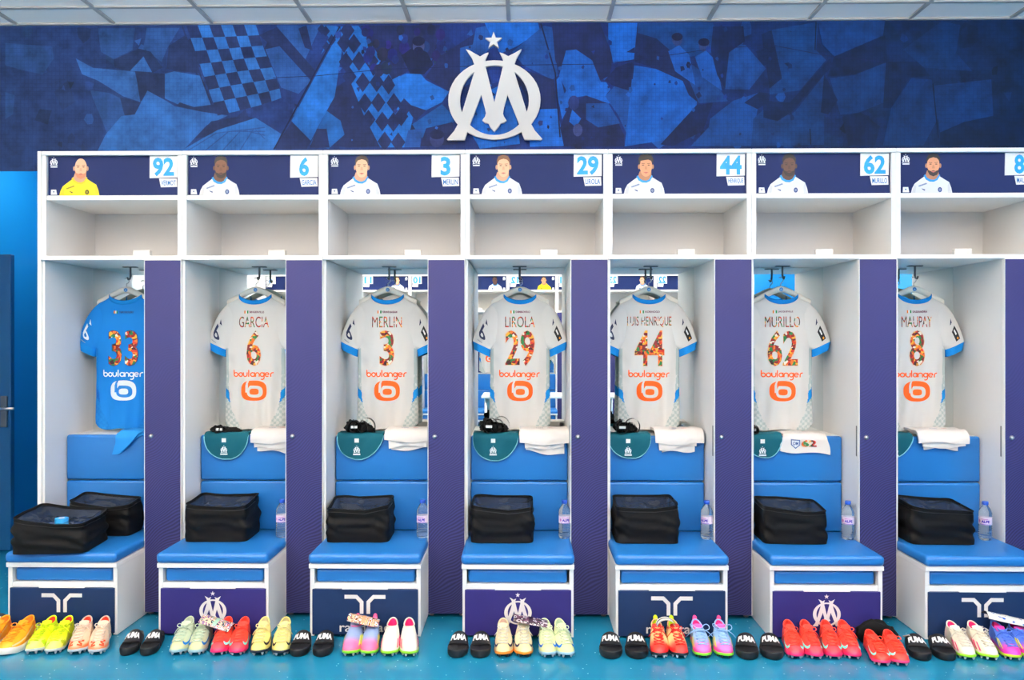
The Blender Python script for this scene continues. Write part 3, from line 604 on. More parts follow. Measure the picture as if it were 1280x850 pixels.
# ================================================================ SHIRTS
OUTL = [(0, .092), (.012, .118), (.03, .15), (.055, .175), (.09, .183), (.2, .178), (.3, .172), (.45, .171), (.6, .174), (.7, .177), (.77, .172)]
def sh_w(z): return interp(-z, OUTL)
def sh_d(z): return interp(-z, [(0, .03), (.05, .036), (.2, .042), (.5, .038), (.77, .034)])
def fold(x, z):
    a = sm(-z, .12, .6)
    return .0045*a*math.sin(x*46+z*5)+.003*a*math.sin(x*85-z*9+1)+.006*nz(x*7, z*5, 2)*sm(-z, .03, .2)+.004*math.exp(-((abs(x)-.15)/.03)**2)*math.sin(z*60+x*30)*sm(-z, .2, .34)
def back_y(x, z):
    q = max(0, 1-(x/sh_w(z))**2); return -sh_d(z)*q**.42-fold(x, z)*q**.3
def sh_pt(a, v):
    """a: angle (0 = right side, PI/2 = back towards the viewer), v: 0 neck .. 1 hem"""
    c, s = math.cos(a), math.sin(a)
    top = -.036*max(0, s)**1.6 - .075*max(0, -s)**1.6
    hem = -.765+.03*abs(c)**4+.006*math.sin(a*5)
    z = top*(1-v)+hem*v
    x = sh_w(z if v > 0 else z)*(abs(c)**.8)*(1 if c > 0 else -1) if v > .02 else .092*c
    if v <= .06: x = .092*c*(1-v/.06)+sh_w(z)*(abs(c)**.8)*(1 if c > 0 else -1)*(v/.06)
    w = max(1e-4, sh_w(z)); q = max(0, 1-(x/w)**2)
    d = sh_d(z)*q**.42+fold(x, z)*q**.3
    return (x, -d if s > 0 else d, z)
def sl_sec(sg, t, a, ext=0):
    """sleeve section: t 0 body .. 1 cuff start, ext 0..1 through the cuff"""
    b = lambda p, q, r: tuple(p[i]*(1-t)**2+2*q[i]*t*(1-t)+r[i]*t*t for i in range(2))
    up = b((.12, -.028), (.212, -.04), (.274, -.256)); lo = b((.13, -.30), (.15, -.295), (.168, -.306))
    up = (up[0]-.012*ext, up[1]-.05*ext); lo = (lo[0]+.006*ext, lo[1]-.042*ext)
    cx, cz = (up[0]+lo[0])/2, (up[1]+lo[1])/2; hx, hz = (up[0]-lo[0])/2, (up[1]-lo[1])/2
    c, s = math.cos(a), math.sin(a); r = math.copysign(abs(c)**.85, c)
    d = (.030+.006*t)*math.copysign(abs(s)**.7, s)+.005*nz(c*2, t*4, sg)*t
    return (sg*(cx+hx*r), -d, cz+hz*r)
def shirt_mesh(kind):
    base = (216, 214, 211) if kind == 'w' else (24, 124, 206); panel = (176, 190, 190) if kind == 'w' else (20, 116, 196)
    blue = (18, 132, 210) if kind == 'w' else (18, 100, 186); chk = (206, 210, 208) if kind == 'w' else (26, 122, 200)
    def col(u, v):
        x, y, z = sh_pt(2*PI*u, v); ax = abs(x)
        edge = interp(-z, [(.28, .3), (.3, .152), (.5, .15), (.58, .146), (.66, .128), (.76, .075)])
        if ax > edge:
            sl = -z-.545+(ax-.15)*1.2
            if 0 < sl < .055 and ax > .135: return blue
            if -z > .62 or (-z > .42 and (int(x*60)+int(z*60)) % 3 == 0): return chk if (int(math.floor(x*64))+int(math.floor(z*64))) % 2 else panel
            return panel
        return base
    body = MB().grid(lambda u, v: sh_pt(2*PI*u, v), 160, 110, cu=True, colfn=col).mesh('body', True)
    return body, base
def shirt(i, kind, name, num, town, loc, rz, label, group):
    t = thing('football_shirt', label, 'shirt', loc, rz, group)
    body, base = shared(('shirt', kind), lambda: shirt_mesh(kind)); obj('body', body, FABRIC, t)
    for sg in (-1, 1):
        obj('sleeve', shared(('sleeve', kind, sg), lambda: MB().grid(lambda u, v: sl_sec(sg, v, 2*PI*u), 28, 16, cu=True, col=base).mesh('sleeve', True)), FABRIC, t)
        def cuff():
            mb = MB().grid(lambda u, v: [q*1 for q in sl_sec(sg, 1, 2*PI*u, v)], 28, 3, cu=True)
            mb.grid(lambda u, v: (lambda p, c: (c[0]+(p[0]-c[0])*.9, c[1]+(p[1]-c[1])*.85, c[2]+(p[2]-c[2])*.9))(sl_sec(sg, 1, 2*PI*u, 1-v), (sg*.225, 0, sl_sec(sg, 1, PI/2, 1-v)[2])), 28, 3, cu=True)
            return mb.mesh('cuff', True)
        obj('cuff', shared(('cuff', sg), cuff), COLLAR, t)
    def col():
        def pt(u, v):
            p = Vector(sh_pt(2*PI*u, .004)); b = 2*PI*v
            return (p.x*(1.0+.02*math.cos(b)), p.y*(1.06+.06*math.cos(b)), p.z+.0035+.0125*math.sin(b))
        return MB().grid(pt, 48, 8, cu=True, cv=True).mesh('collar', True)
    obj('collar', shared('collar', col), COLLAR, t)
    fn = lambda u, v, h: (u, back_y(u, v)-.0016-h, v)
    white = kind == 'w'; oc = (255, 96, 6) if white else (240, 242, 244); under = (226, 196, 170) if white else (40, 60, 110)
    p = Print(.0003); p.rect(-.055, -.099, -.047, -.083, (240, 130, 30)); p.rect(-.047, -.099, -.039, -.083, (242, 242, 240)); p.rect(-.039, -.099, -.031, -.083, (20, 140, 70))
    if town: p.text(town, -.024, -.097, .058, -.085, (120, 60, 84) if white else (24, 50, 90), .03); p.obj('town_print', PRINT, t, fn, .02)
    if name:
        w = .0275*len(name)+.004 if len(name) < 9 else .25; z0 = -.179
        Print(.0003).text(name, -w/2, z0, w/2, z0+.062, (200, 60, 20), 0.0).obj('name_print', WAX, t, fn, .015)
    w = .085*len(num)-.004 if num != '1' else .06
    Print(.0003).text(num, -w/2-.004, -.402, w/2+.004, -.194, under, .03).obj('number_edge', PRINT, t, fn, .02)
    Print(.0003).text(num, -w/2, -.398, w/2, -.198, (200, 60, 20), .022).obj('number_print', WAX, t, lambda u, v, h: (u, back_y(u, v)-.0024-h, v), .015)
    # sponsor word in round stroked letters
    p = Print(.00005); lw = .0064
    xh = .026; adv = .0265; x = -.118
    def arc(cx, cy, r, a0, a1, n=12): return [(cx+r*math.cos(math.radians(a0+(a1-a0)*k/n)), cy+r*.98*math.sin(math.radians(a0+(a1-a0)*k/n))) for k in range(n+1)]
    zb = -.462; r = xh/2-lw/2*.6
    for ch in 'boulanger':
        c = x+adv/2; cy = zb+xh/2
        if ch == 'l': p.stroke([(x+.005, zb), (x+.005, zb+.040)], lw, oc); x += .0125; continue
        if ch == 'r': p.stroke([(x+.006, zb), (x+.006, zb+r)]+arc(x+.006+r, zb+xh-r-.002, r, 180, 88, 8)+[(x+.022, zb+xh-.0022)], lw, oc); x += .022; continue
        if ch == 'u': p.stroke([(c-r, zb+xh), (c-r, zb+r)]+arc(c, zb+r+.002, r, 180, 360)+[(c+r, zb+xh)], lw, oc)
        elif ch == 'n': p.stroke([(c-r, zb), (c-r, zb+xh-r)]+arc(c, zb+xh-r-.002, r, 180, 0)+[(c+r, zb)], lw, oc)
        else:
            if ch == 'e': p.stroke(arc(c, cy, r, 0, 315, 18), lw, oc); p.stroke([(c-r, cy), (c+r, cy)], lw*.8, oc)
            else: p.stroke(arc(c, cy, r, 0, 360, 20), lw, oc)
            if ch == 'b': p.stroke([(c-r, cy), (c-r, zb+.040)], lw, oc)
            if ch in 'ag': p.stroke([(c+r, zb+xh if ch == 'a' else zb+xh), (c+r, zb if ch == 'a' else zb-.004)], lw, oc)
            if ch == 'g': p.stroke([(c+r, zb-.004)]+arc(c, zb-.004, r, 0, -130, 8), lw, oc)
        x += adv+.0015
    p.obj('sponsor_print', PRINT, t, fn, .02)
    # sponsor mark: rounded disc with a cut-out letter
    def srr(cx, cz, a, b, n=40, e=2.7): return [(cx+a*math.copysign(abs(math.cos(2*PI*k/n))**(2/e), math.cos(2*PI*k/n)), cz+b*math.copysign(abs(math.sin(2*PI*k/n))**(2/e), math.sin(2*PI*k/n))) for k in range(n)]
    p = Print(.0007); bg = (216, 214, 211) if white else (24, 124, 206); cz = -.541
    p.poly(srr(0, cz, .073, .058), oc); p.poly(srr(.006, cz-.006, .044, .034, e=2.6), bg); p.poly([(-.046, cz-.01), (-.032, cz-.01), (-.032, cz+.04), (-.026, cz+.059), (-.034, cz+.0575), (-.042, cz+.045), (-.046, cz+.03)], bg); p.poly(srr(.002, cz-.006, .026, .0175, e=3), oc)
    p.poly([(-.032, cz+.012), (.0, cz+.0285), (.0, cz+.044), (-.032, cz+.044)], oc)
    p.poly([(-.032, cz+.012), (.0, cz+.012), (.0, cz+.0285), (-.022, cz+.0285)], bg)
    p.obj('sponsor_mark', PRINT, t, fn, .01)
    # sleeve marks
    def sfn(sg):
        def f(u, v, h):
            a = PI/2-u; q = Vector(sl_sec(sg, v, a)); return (q.x, q.y-.002-h, q.z)
        return f
    dk = (22, 36, 78) if white else (236, 240, 244)
    p = Print(.0003); p.ell(.25, .8, .34, .075, dk); p.ell(.25, .8, .16, .034, base); p.rect(.36, .62, .6, .82, dk); p.poly([(.55, .48), (.3, .53), (.2, .5), (.42, .56)], dk); p.rect(.0, .93, .5, .945, (150, 156, 170))
    p.obj('sleeve_mark', PRINT, t, sfn(-1), .12)
    p = Print(.0003); p.poly([(.55, .46), (.3, .53), (.2, .5), (.42, .54)], dk)
    if white: p.rect(.05, .64, .48, .92, (24, 26, 34)); p.rect(.2, .68, .32, .8, (235, 235, 235)); p.ell(.27, .88, .08, .025, (230, 150, 40))
    p.obj('sleeve_badge', PRINT, t, sfn(1), .12)
    return t
def hanger(loc, rz, label):
    """origin at the shirt neck line"""
    t = thing('coat_hanger', label, 'hanger', loc, rz, 'hangers on the locker hooks')
    def arm():
        mb = MB()
        up = lambda x: .052-.95*abs(x)**1.25 if abs(x) > .03 else .052-.012*(x/.03)**2-.0
        def prof(x): return (lambda q: (.068-.56*q, .030-.54*q))((x*x+.0009)**.5-.012)
        def pt(u, v):
            x = -.165+.33*u; a = 2*PI*v; hi, lo = prof(x); c = (hi+lo)/2; hh = (hi-lo)/2
            if abs(x) < .07: lo2 = lo; 
            return (x, -.011*math.cos(a), c+hh*math.sin(a))
        mb.grid(pt, 44, 12, cv=True); return mb.mesh('arm', True)
    obj('arm', shared('hang_arm', arm), mat('pale_grey_plastic', (242, 236, 224), .45), t)
    obj('hook_wire', shared('hang_hook', lambda: MB().tube([(0, 0, .045), (0, 0, .075)]+[(.0+.014*math.sin(q), 0, .092-.016*math.cos(q)) for q in [PI*.08*k for k in range(1, 17)]], .0022, 8).mesh('hook_wire', True)), METAL, t)
    def cr():
        p = Print(.0002); p.ell(0, .038, .011, .011, (20, 120, 200)); crest(p, 0, .030, .016, (150, 200, 235)); return p.mesh('crest_print', lambda u, v, h: (u, -.0116-h, v))
    obj('crest_print', shared('hang_cr', cr), PRINT, t)
ZN = 1.711       # neck height of the hanging shirts
SH = [('b', None, '33', 'YAMOUSSOUKRO', -2.302, .03, 'sky blue shirt numbered 33 with white sponsor print on a hanger'), ('w', 'GARCIA', '6', 'BINGERVILLE', -1.548, .02, 'white shirt reading Garcia over a single patterned 6'),
      ('w', 'MERLIN', '3', 'GRAND-BASSAM', -.784, .03, 'white shirt reading Merlin over a single patterned 3'), ('w', 'LIROLA', '29', 'DIMBOKRO', -.023, 0, 'white shirt reading Lirola over a patterned 29'),
      ('w', 'LUIS HENRIQUE', '44', 'KORHOGO', .715, -.05, 'white shirt with long two-word name over a patterned 44'), ('w', 'MURILLO', '62', 'JACQUEVILLE', 1.468, -.06, 'white shirt reading Murillo over a patterned 62'),
      ('w', 'MAUPAY', '8', 'SASSANDRA', 2.222, -.04, 'white shirt reading Maupay over a single patterned 8')]
for i, (kd, nm, nu, tw, x, rz, lab) in enumerate(SH):
    shirt(i, kd, nm, nu, tw, (x, .37, ZN), rz, lab, 'shirts hanging in the lockers')
    hanger((x, .37, ZN), rz, 'pale plastic hanger holding the %s' % ('sky blue shirt' if i == 0 else lab.split(' over')[0]))
# shirts across the room, seen in the mirrors
for k in range(10):
    shirt(20+k, 'w', None, OPP[k][0], None, (3.51-PW*k-.285, OFY-.37, ZN), PI, 'white shirt numbered %s in the lockers across the room' % OPPN[OPP[k][0]], 'shirts across the room')

# ================================================================ CLOTHES ON THE LEDGE
LZ, LY = .9325, .188           # top and front face of the back cushion
def drape_pt(u, s, off, r=.016):
    """s < 0 lies back on the ledge, s > 0 hangs down in front"""
    R = r+off; q = PI/2*r
    if s < -q/2: return (u, LY+r-(s+q/2), LZ+off)
    if s < q/2:
        a = (s+q/2)/q*PI/2; return (u, LY+r-R*math.sin(a), LZ-r+R*math.cos(a))
    return (u, LY-off, LZ-r-(s-q/2))
def drape(name, left, right, s0, s1, th, base, wr, seed, m, parent, nu=24, ns=24, hem=None):
    def pt(u, v, o):
        s = s0+(s1-s0)*v; x = left(s)+(right(s)-left(s))*u
        if hem: s = s0+(s1-s0)*v*hem(u)
        w = wr*(nz(x*14, s*10, seed)+.7*nz(x*26+s*20, s*14, seed+3)+.3)
        if o == 0: w = 0
        return drape_pt(x, s, base+max(0, o*th+w*(1 if o else 0)))
    mb = MB()
    mb.grid(lambda u, v: pt(u, v, 1), nu, ns); mb.grid(lambda u, v: pt(u, v, 0), nu, ns, flip=True)
    for f in (lambda k, o: pt(k, 0, o), lambda k, o: pt(k, 1, o), lambda k, o: pt(0, k, o), lambda k, o: pt(1, k, o)):
        mb.grid(lambda u, v: f(u, v), nu, 1)
    return mb.obj(name, m, parent, angle=1.0)
TEAL = mat('teal_cloth', (5, 86, 102), .75, bump=.15, bscale=600, var=.08, spec=.25)
WCLOTH = mat('white_cloth', (226, 220, 216), .8, bump=.1, bscale=700, var=.02, spec=.2)
SKYC = mat('sky_cloth', (40, 138, 215), .8, bump=.1, bscale=700, var=.06, spec=.2)
PIPING = mat('pale_piping', (120, 190, 205), .6)
def teal(x, w, dep, sk, label):
    t = thing('teal_training_top', label, 'clothing', (x, 0, 0), 0, 'teal tops draped on the back cushions')
    hw = w/2
    L = lambda s: -hw*(1-sm(s, .0, dep*1.0)**2*.0)*math.sqrt(max(.02, 1-(max(0, s)/(dep*1.02))**2.4))+max(0, sk)*max(0, s)
    R = lambda s: hw*math.sqrt(max(.02, 1-(max(0, s)/(dep*1.02))**1.7))+sk*max(0, s)
    drape('cloth', L, R, -.085, dep, .012, .002, .004, x*3, TEAL, t, 30, 28)
    pts = [drape_pt(L(s), s, .012) for s in [dep*k/14 for k in range(0, 15)]]+[drape_pt(R(s), s, .012) for s in [dep*k/14 for k in range(14, -1, -1)]]
    MB().tube([(a, b-.002, c-.003) for a, b, c in pts], .0028, 6).obj('piping', PIPING, t, True)
    p = Print(.0003); c0 = -.012+sk*.05; crest(p, c0, -.092, .042, (235, 238, 240)); p.rect(c0-.02, -.103, c0+.02, -.0955, (235, 238, 240)); p.rect(c0-.012, -.034, c0+.012, -.012, (238, 238, 232))
    p.obj('crest_print', PRINT, t, lambda u, v, h: (lambda q: (q[0], q[1]-.0055-h, q[2]))(drape_pt(u, -v, .012)), .02)
def shorts(x, w, dep, seed, label, big=False):
    t = thing('folded_white_shorts', label, 'shorts', (x, 0, 0), 0, 'white shorts folded on the back cushions')
    rr = random.Random(seed); hw = w/2
    n = 1 if big else 3
    for k in range(n):
        a = rr.uniform(-.012, .012); b = rr.uniform(-.012, .012); d = dep*(1-.28*k)+rr.uniform(-.006, .006); tl = rr.uniform(-.12, .12)
        in_ = .035-.017*k if not big else 0
        L = lambda s, a=a, i=in_, k=k: -hw+i+a-.03*sm(s, -.02, .06)*(1 if big else 0)+.05*max(0, s)
        R = lambda s, b=b, i=in_, k=k: hw-i+b+.02*sm(s, -.02, .06)*(1 if big else 0)
        drape('layer', L, R, -.13, d, .009, .003+.011*k, .006, seed+k*7, WCLOTH, t, 26, 22, hem=lambda u, tl=tl, q=rr.uniform(0, 6): 1+tl*(u-.5)+.035*math.sin(u*6+q))
    p = Print(.0003); top = .003+.011*(n-1)+.008
    if big:
        f0 = -.012; p.poly([(-.085, -.012), (-.035, -.016), (-.035, -.045), (-.06, -.065), (-.085, -.042)], (70, 96, 150)); p.poly([(-.08, -.018), (-.04, -.021), (-.04, -.043), (-.06, -.058), (-.08, -.04)], (225, 228, 235)); p.text('OM', -.075, -.045, -.045, -.026, (50, 80, 140), .03)
        p.obj('crest_print', PRINT, t, lambda u, v, h: (lambda q: (q[0], q[1]-.006-h, q[2]+.001))(drape_pt(u, -v, top)), .015)
        q = Print(.0003); q.text('62', -.028, -.054, .055, -.016, (200, 60, 20), .04); q.obj('number_print', WAX, t, lambda u, v, h: (lambda q: (q[0], q[1]-.006-h, q[2]+.001))(drape_pt(u, -v, top)), .015)
    else:
        p.text('OM', -.045, .012, -.005, .03, (90, 110, 160), .04); p.ell(.035, .022, .016, .008, (200, 110, 100)); p.obj('crest_print', PRINT, t, lambda u, v, h: (lambda q: (q[0], q[1], q[2]+.007+h))(drape_pt(u, -v, top)), .02)
def blob(mb, c, r, seed, amp=.35, fr=9, n=18):
    def pt(u, v):
        a = 2*PI*u; b = PI*v; d = Vector((math.sin(b)*math.cos(a), math.sin(b)*math.sin(a), math.cos(b)))
        k = 1+amp*(nz(d.x*2+seed, d.y*2, d.z*2)+.5*nz(d.x*fr*.6+seed, d.y*fr*.6, d.z*fr*.6))
        return (c[0]+d.x*r[0]*k, c[1]+d.y*r[1]*k, max(c[2]-r[2]*.8, c[2]+d.z*r[2]*k))
    mb.grid(pt, n*2, n, cu=True)
def bundle(x, w, h, seed, label, tall=False):
    """crumpled black straps and socks on the ledge"""
    t = thing('black_strap_bundle', label, 'sports strap', (x, .232, LZ+.003), 0, 'black bundles on the ledges')
    mb = MB(); rr = random.Random(seed)
    blob(mb, (0, 0, h*.3), (w*.42, .032, h*.34), seed, .4); blob(mb, (-w*.22, -.008, h*.45), (w*.22, .03, h*.34), seed+4, .45); blob(mb, (w*.26, .0, h*.26), (w*.26, .026, h*.24), seed+8, .4)
    mb.obj('folded_sock', mat('black_knit', (14, 14, 15), .8, bump=.3, bscale=500, var=.3, vscale=25, spec=.3), t, True)
    s = MB()
    for k in range(3 if not tall else 4):
        r = h*rr.uniform(.28, .5); cx = rr.uniform(-w*.2, w*.3); wz = .012
        if tall and k == 3: cx = w*.3; r = h*.62
        s.grid(lambda u, v, cx=cx, r=r, wz=wz, k=k: (cx+r*.7*math.cos(2*PI*u), -.03+wz*(v-.5)*2+.012*math.sin(2*PI*u+k), h*.45+r*.8*math.sin(2*PI*u)), 24, 1, cu=True)
        s.grid(lambda u, v, cx=cx, r=r, wz=wz, k=k: (cx+(r-.004)*.7*math.cos(2*PI*u), -.03+wz*(v-.5)*2+.012*math.sin(2*PI*u+k), h*.45+(r-.004)*.8*math.sin(2*PI*u)), 24, 1, cu=True)
    s.obj('strap', mat('black_webbing', (26, 26, 28), .5, bump=.2, bscale=800), t, True)
    MB().rbox(-w*.12-.018, -w*.12+.018, -.046, -.0445, h*.36, h*.36+.014, .0006, 1).obj('care_tag', WEDGE, t)
UX = [X0+PW*i for i in range(7)]
for i, (dx, w, dep, sk) in {1: (.165, .245, .125, .05), 2: (.158, .255, .125, -.12), 3: (.155, .25, .13, -.05), 4: (.13, .245, .115, .12), 5: (.1, .235, .11, .1), 6: (.07, .22, .105, -.2)}.items():
    lo = max(.018, dx-w/2); w = dx+w/2-lo; dx = lo+w/2
    teal(UX[i]+dx, w, dep, sk, ['', 'teal top with white crest under a flat black bundle, bay 6', 'teal top with white crest under an upright black strap loop', 'teal top with white crest below the Lirola shirt',
                               'teal top with white crest below the shirt with two-word name', 'teal top with white crest beside shorts numbered 62', 'teal top with white crest below the Maupay shirt'][i])
for i, (dx, w, dep) in {1: (.435, .25, .085), 2: (.425, .26, .068), 3: (.42, .27, .085), 4: (.405, .25, .082), 5: (.35, .235, .085), 6: (.33, .27, .068)}.items():
    shorts(UX[i]+dx, w, dep, i*11+3, ['', 'stack of white shorts below the Garcia shirt', 'white shorts laid flat below the Merlin shirt', 'thick stack of white shorts below the Lirola shirt', 'folded white shorts below the patterned 44 shirt',
                                     'white shorts hanging open with crest and patterned 62', 'white shorts folded below the Maupay shirt'][i], big=(i == 5))
for i, (dx, w, h, tall) in {1: (.13, .17, .06, False), 2: (.1, .17, .1, True), 3: (.09, .16, .11, True), 4: (.065, .13, .1, True), 5: (.045, .06, .07, False), 6: (.05, .06, .08, False)}.items():
    dx = max(dx, .03+w*.66)
    bundle(UX[i]+dx, w, h, i*5+2, ['', 'low crumpled black bundle on the teal top, bay 6', 'black straps with an upright loop, below the Merlin shirt', 'large black strap bundle below the Lirola shirt', 'black strap bundle below the patterned 44 shirt',
                                  'small black strap by the teal top, below the Murillo shirt', 'small black strap by the teal top, below the Maupay shirt'][i], tall)
t = thing('folded_sky_blue_shorts', 'sky blue shorts folded on the cushion below the 33 shirt', 'shorts', (UX[0]+.43, 0, 0))
for k in range(2): drape('layer', lambda s, k=k: -.13+.02*k-.4*max(0, s), lambda s: .12, -.13, .05-.015*k, .008, .003+.011*k, .006, 40+k, SKYC, t, 26, 22, hem=lambda u: 1.3-.8*u+.1*math.sin(u*9))

# ================================================================ BAGS AND BOTTLES
VINYL = mat('clear_vinyl', (62, 74, 98), .05, spec=1, bump=1.0, bscale=16, var=.5, vscale=12)
VINYL.node_tree.nodes['Principled BSDF'].inputs['Alpha'].default_value = .42
def bag(loc, rz, w, d, h, seed, label, sag=.02, lean=0, contents=None):
    t = thing('black_kit_bag', label, 'bag', loc, rz, 'black kit bags on the benches')
    hw = w/2
    def rim(a):   # rounded rectangle outline
        c, s = math.cos(a), math.sin(a); e = .22
        return math.copysign(abs(c)**e, c)*hw, math.copysign(abs(s)**e, s)*d/2
    def top(x, y): return h+.012*nz(x*7+seed, y*7)+.016*(y/d)+lean*x/w-.014*math.exp(-(x/(w*.3))**2)*(1 if y < 0 else .6)
    def side(u, v):
        a = 2*PI*u+.001; x, y = rim(a); z = top(x, y)*v
        b = 1+.05*math.sin(PI*v)*(.4+nz(x*9+seed, y*9, v*2.2))-.03*v
        k = .02*(nz(x*10+seed+v*3, y*10, v*3)+.5*nz(x*24+v*4, y*24, v*3+seed))*math.sin(PI*min(1, v*1.05))
        n = Vector((x/hw, y/(d/2))).normalized()
        return (x*b+n.x*k, y*b+n.y*k, z+.002)
    mb = MB().grid(side, 96, 24, cu=True)
    mb.grid(lambda u, v: (rim(2*PI*u)[0]*v, rim(2*PI*u)[1]*v, .002), 48, 2, cu=True, flip=True)
    # inner lip
    mb.grid(lambda u, v: (lambda p: (p[0]*(1-.05*v), p[1]*(1-.05*v), p[2]-.004*v-.002))(side(u, 1)), 96, 2, cu=True)
    mb.grid(lambda u, v: (lambda p: (p[0]*(.95-.03*v), p[1]*(.95-.03*v), p[2]-.006-(h*.75)*v))(side(u, 1)), 48, 2, cu=True)
    mb.obj('bag_body', BLACKF, t, True)
    piv = [side(k/64, 1) for k in range(65)]
    MB().tube([(p[0]*1.004, p[1]*1.004, p[2]) for p in piv], .004, 6).obj('piping', BLACKF, t, True)
    MB().tube([(p[0]*1.012, p[1]*1.012, p[2]-.004) for p in [side(k/64, .93) for k in range(65)]], .0014, 5).obj('zip', mat('black_zip', (10, 10, 11), .35), t, True)
    def win(u, v):
        x = (u-.5)*w*.92; y = (v-.5)*d*.92; q = (1-(2*u-1)**4)*(1-(2*v-1)**4)
        return (x, y, top(x, y)-.005-sag*q+.02*q*(nz(x*18+seed, y*18)+.6*nz(x*45, y*45, seed)))
    MB().grid(win, 28, 22).obj('clear_window', VINYL, t, True)
    lab = MB().rbox(hw*.3, hw*.3+.014, -d/2*1.03-.006, -d/2*1.03-.002, h*.72, h*.8, .001, 1)
    c = MB(); blob(c, (-w*.12, .01, h*.42), (w*.26, d*.28, h*.3), seed, .3); blob(c, (w*.2, -.01, h*.4), (w*.2, d*.26, h*.28), seed+3, .3)
    c.obj('stowed_clothes', mat('navy_cloth', (56, 74, 108), .8, var=.3), t, True)
    return t
SEAT = .4125
BL = ['', 'boxy black kit bag with clear top, below the Garcia shirt', 'boxy black kit bag with clear top, below the Merlin shirt', 'boxy black kit bag with clear top, below the Lirola shirt', 'boxy black kit bag with clear top, below the patterned 44 shirt',
      'boxy black kit bag with clear top, below the Murillo shirt', 'boxy black kit bag with clear top, below the Maupay shirt']
for i in range(1, 7):
    bag((UX[i]+.196+(.0 if i < 5 else .01)+(.012 if i == 1 else 0), .028, SEAT), (.0, .03, .02, .0, -.02, -.03, -.03)[i], .325, .25, .19+.006*math.sin(i*2.1), i*3.7, BL[i], lean=(.0, .0, .008, -.006, .012, -.014, -.02)[i])
bag((UX[0]+.22, -.19, SEAT), .1, .35, .30, .165, 50, 'black kit bag with sagging clear top and blue tape inside, at the bench front', sag=.03, lean=-.035)
bag((UX[0]+.29, .095, SEAT), -.03, .335, .155, .18, 61, 'black kit bag with clear top pushed against the back cushion of the row-end bay', sag=.02, lean=-.02)
tp = thing('tape_roll', 'light blue roll of tape in the open bag at the row end', 'tape roll', (UX[0]+.225, -.2, SEAT+.085))
MB().lathe([(.012, 0), (.03, 0), (.031, .004), (.031, .058), (.03, .062), (.012, .062), (.012, 0)], 24).obj('tape', mat('sky_tape', (40, 160, 225), .5), tp, angle=.6)
MB().lathe([(.004, .05), (.013, .05), (.0135, .0632), (.004, .0632)], 16).obj('core', mat('tape_core', (225, 200, 190), .6), tp, angle=.6)
PET = mat('clear_bottle', (225, 240, 248), .04, spec=.5)
pb = PET.node_tree.nodes['Principled BSDF']; pb.inputs['Transmission Weight'].default_value = .92; pb.inputs['IOR'].default_value = 1.22
for l in list(PET.node_tree.links):
    if l.to_socket == pb.inputs['Base Color']: PET.node_tree.links.remove(l)
pb.inputs['Base Color'].default_value = (.86, .94, .98, 1)
def bottle(loc, rz, label, group='water bottles on the benches'):
    t = thing('water_bottle', label, 'bottle', loc, rz, group)
    pr = [(.0001, .006), (.014, .003), (.024, 0), (.029, .003), (.031, .01)]
    z = .012
    while z < .075: pr += [(.0315, z), (.0325, z+.003), (.0325, z+.006), (.0305, z+.009)]; z += .0115
    pr += [(.0305, .08), (.0305, .122), (.032, .126), (.0305, .132), (.0322, .138), (.030, .146), (.0275, .155), (.022, .166), (.016, .175), (.0125, .181), (.0125, .19), (.0001, .19)]
    part('bottle_body', 'bot_body', lambda: MB().lathe(pr, 24), PET, t, smooth=True)
    part('cap', 'bot_cap', lambda: MB().lathe([(.0128, .183), (.0145, .183), (.0148, .185), (.0148, .1985), (.0135, .2005), (.0001, .2005)], 20), mat('blue_cap', (28, 78, 186), .35), t, angle=.7)
    lb = part('bottle_label', 'bot_lab', lambda: MB().grid(lambda u, v: (.0312*math.cos(2*PI*u), .0312*math.sin(2*PI*u), .082+.038*v), 32, 2, cu=True), mat('pink_label', (226, 208, 226), .5, var=.05, vscale=40), t, smooth=True)
    def lp():
        p = Print(.0002); p.text('ALPE', -.02, .092, .02, .106, (70, 40, 170), .05); p.rect(-.026, .083, .026, .086, (120, 90, 190)); p.rect(-.02, .11, .012, .113, (190, 120, 190)); p.ell(-.03, .1, .006, .008, (200, 120, 190))
        return p.mesh('label_print', lambda u, v, h: (.0314*math.sin(u/.0312), -(.0316+h)*math.cos(u/.0312), v), .008)
    obj('label_print', shared('bot_lp', lp), PRINT, lb)
    return t
BY = [-1.287, -.538, .215, .965, 1.705, 2.421]
BOL = ['Garcia shirt', 'Merlin shirt', 'Lirola shirt', 'patterned 44 shirt', 'Murillo shirt', 'Maupay shirt']
for k, x in enumerate(BY):
    bottle((x, .02, SEAT), (.2, -.1, .15, -.7, -.3, -.5)[k], 'clear water bottle with blue cap on the bench below the '+BOL[k])

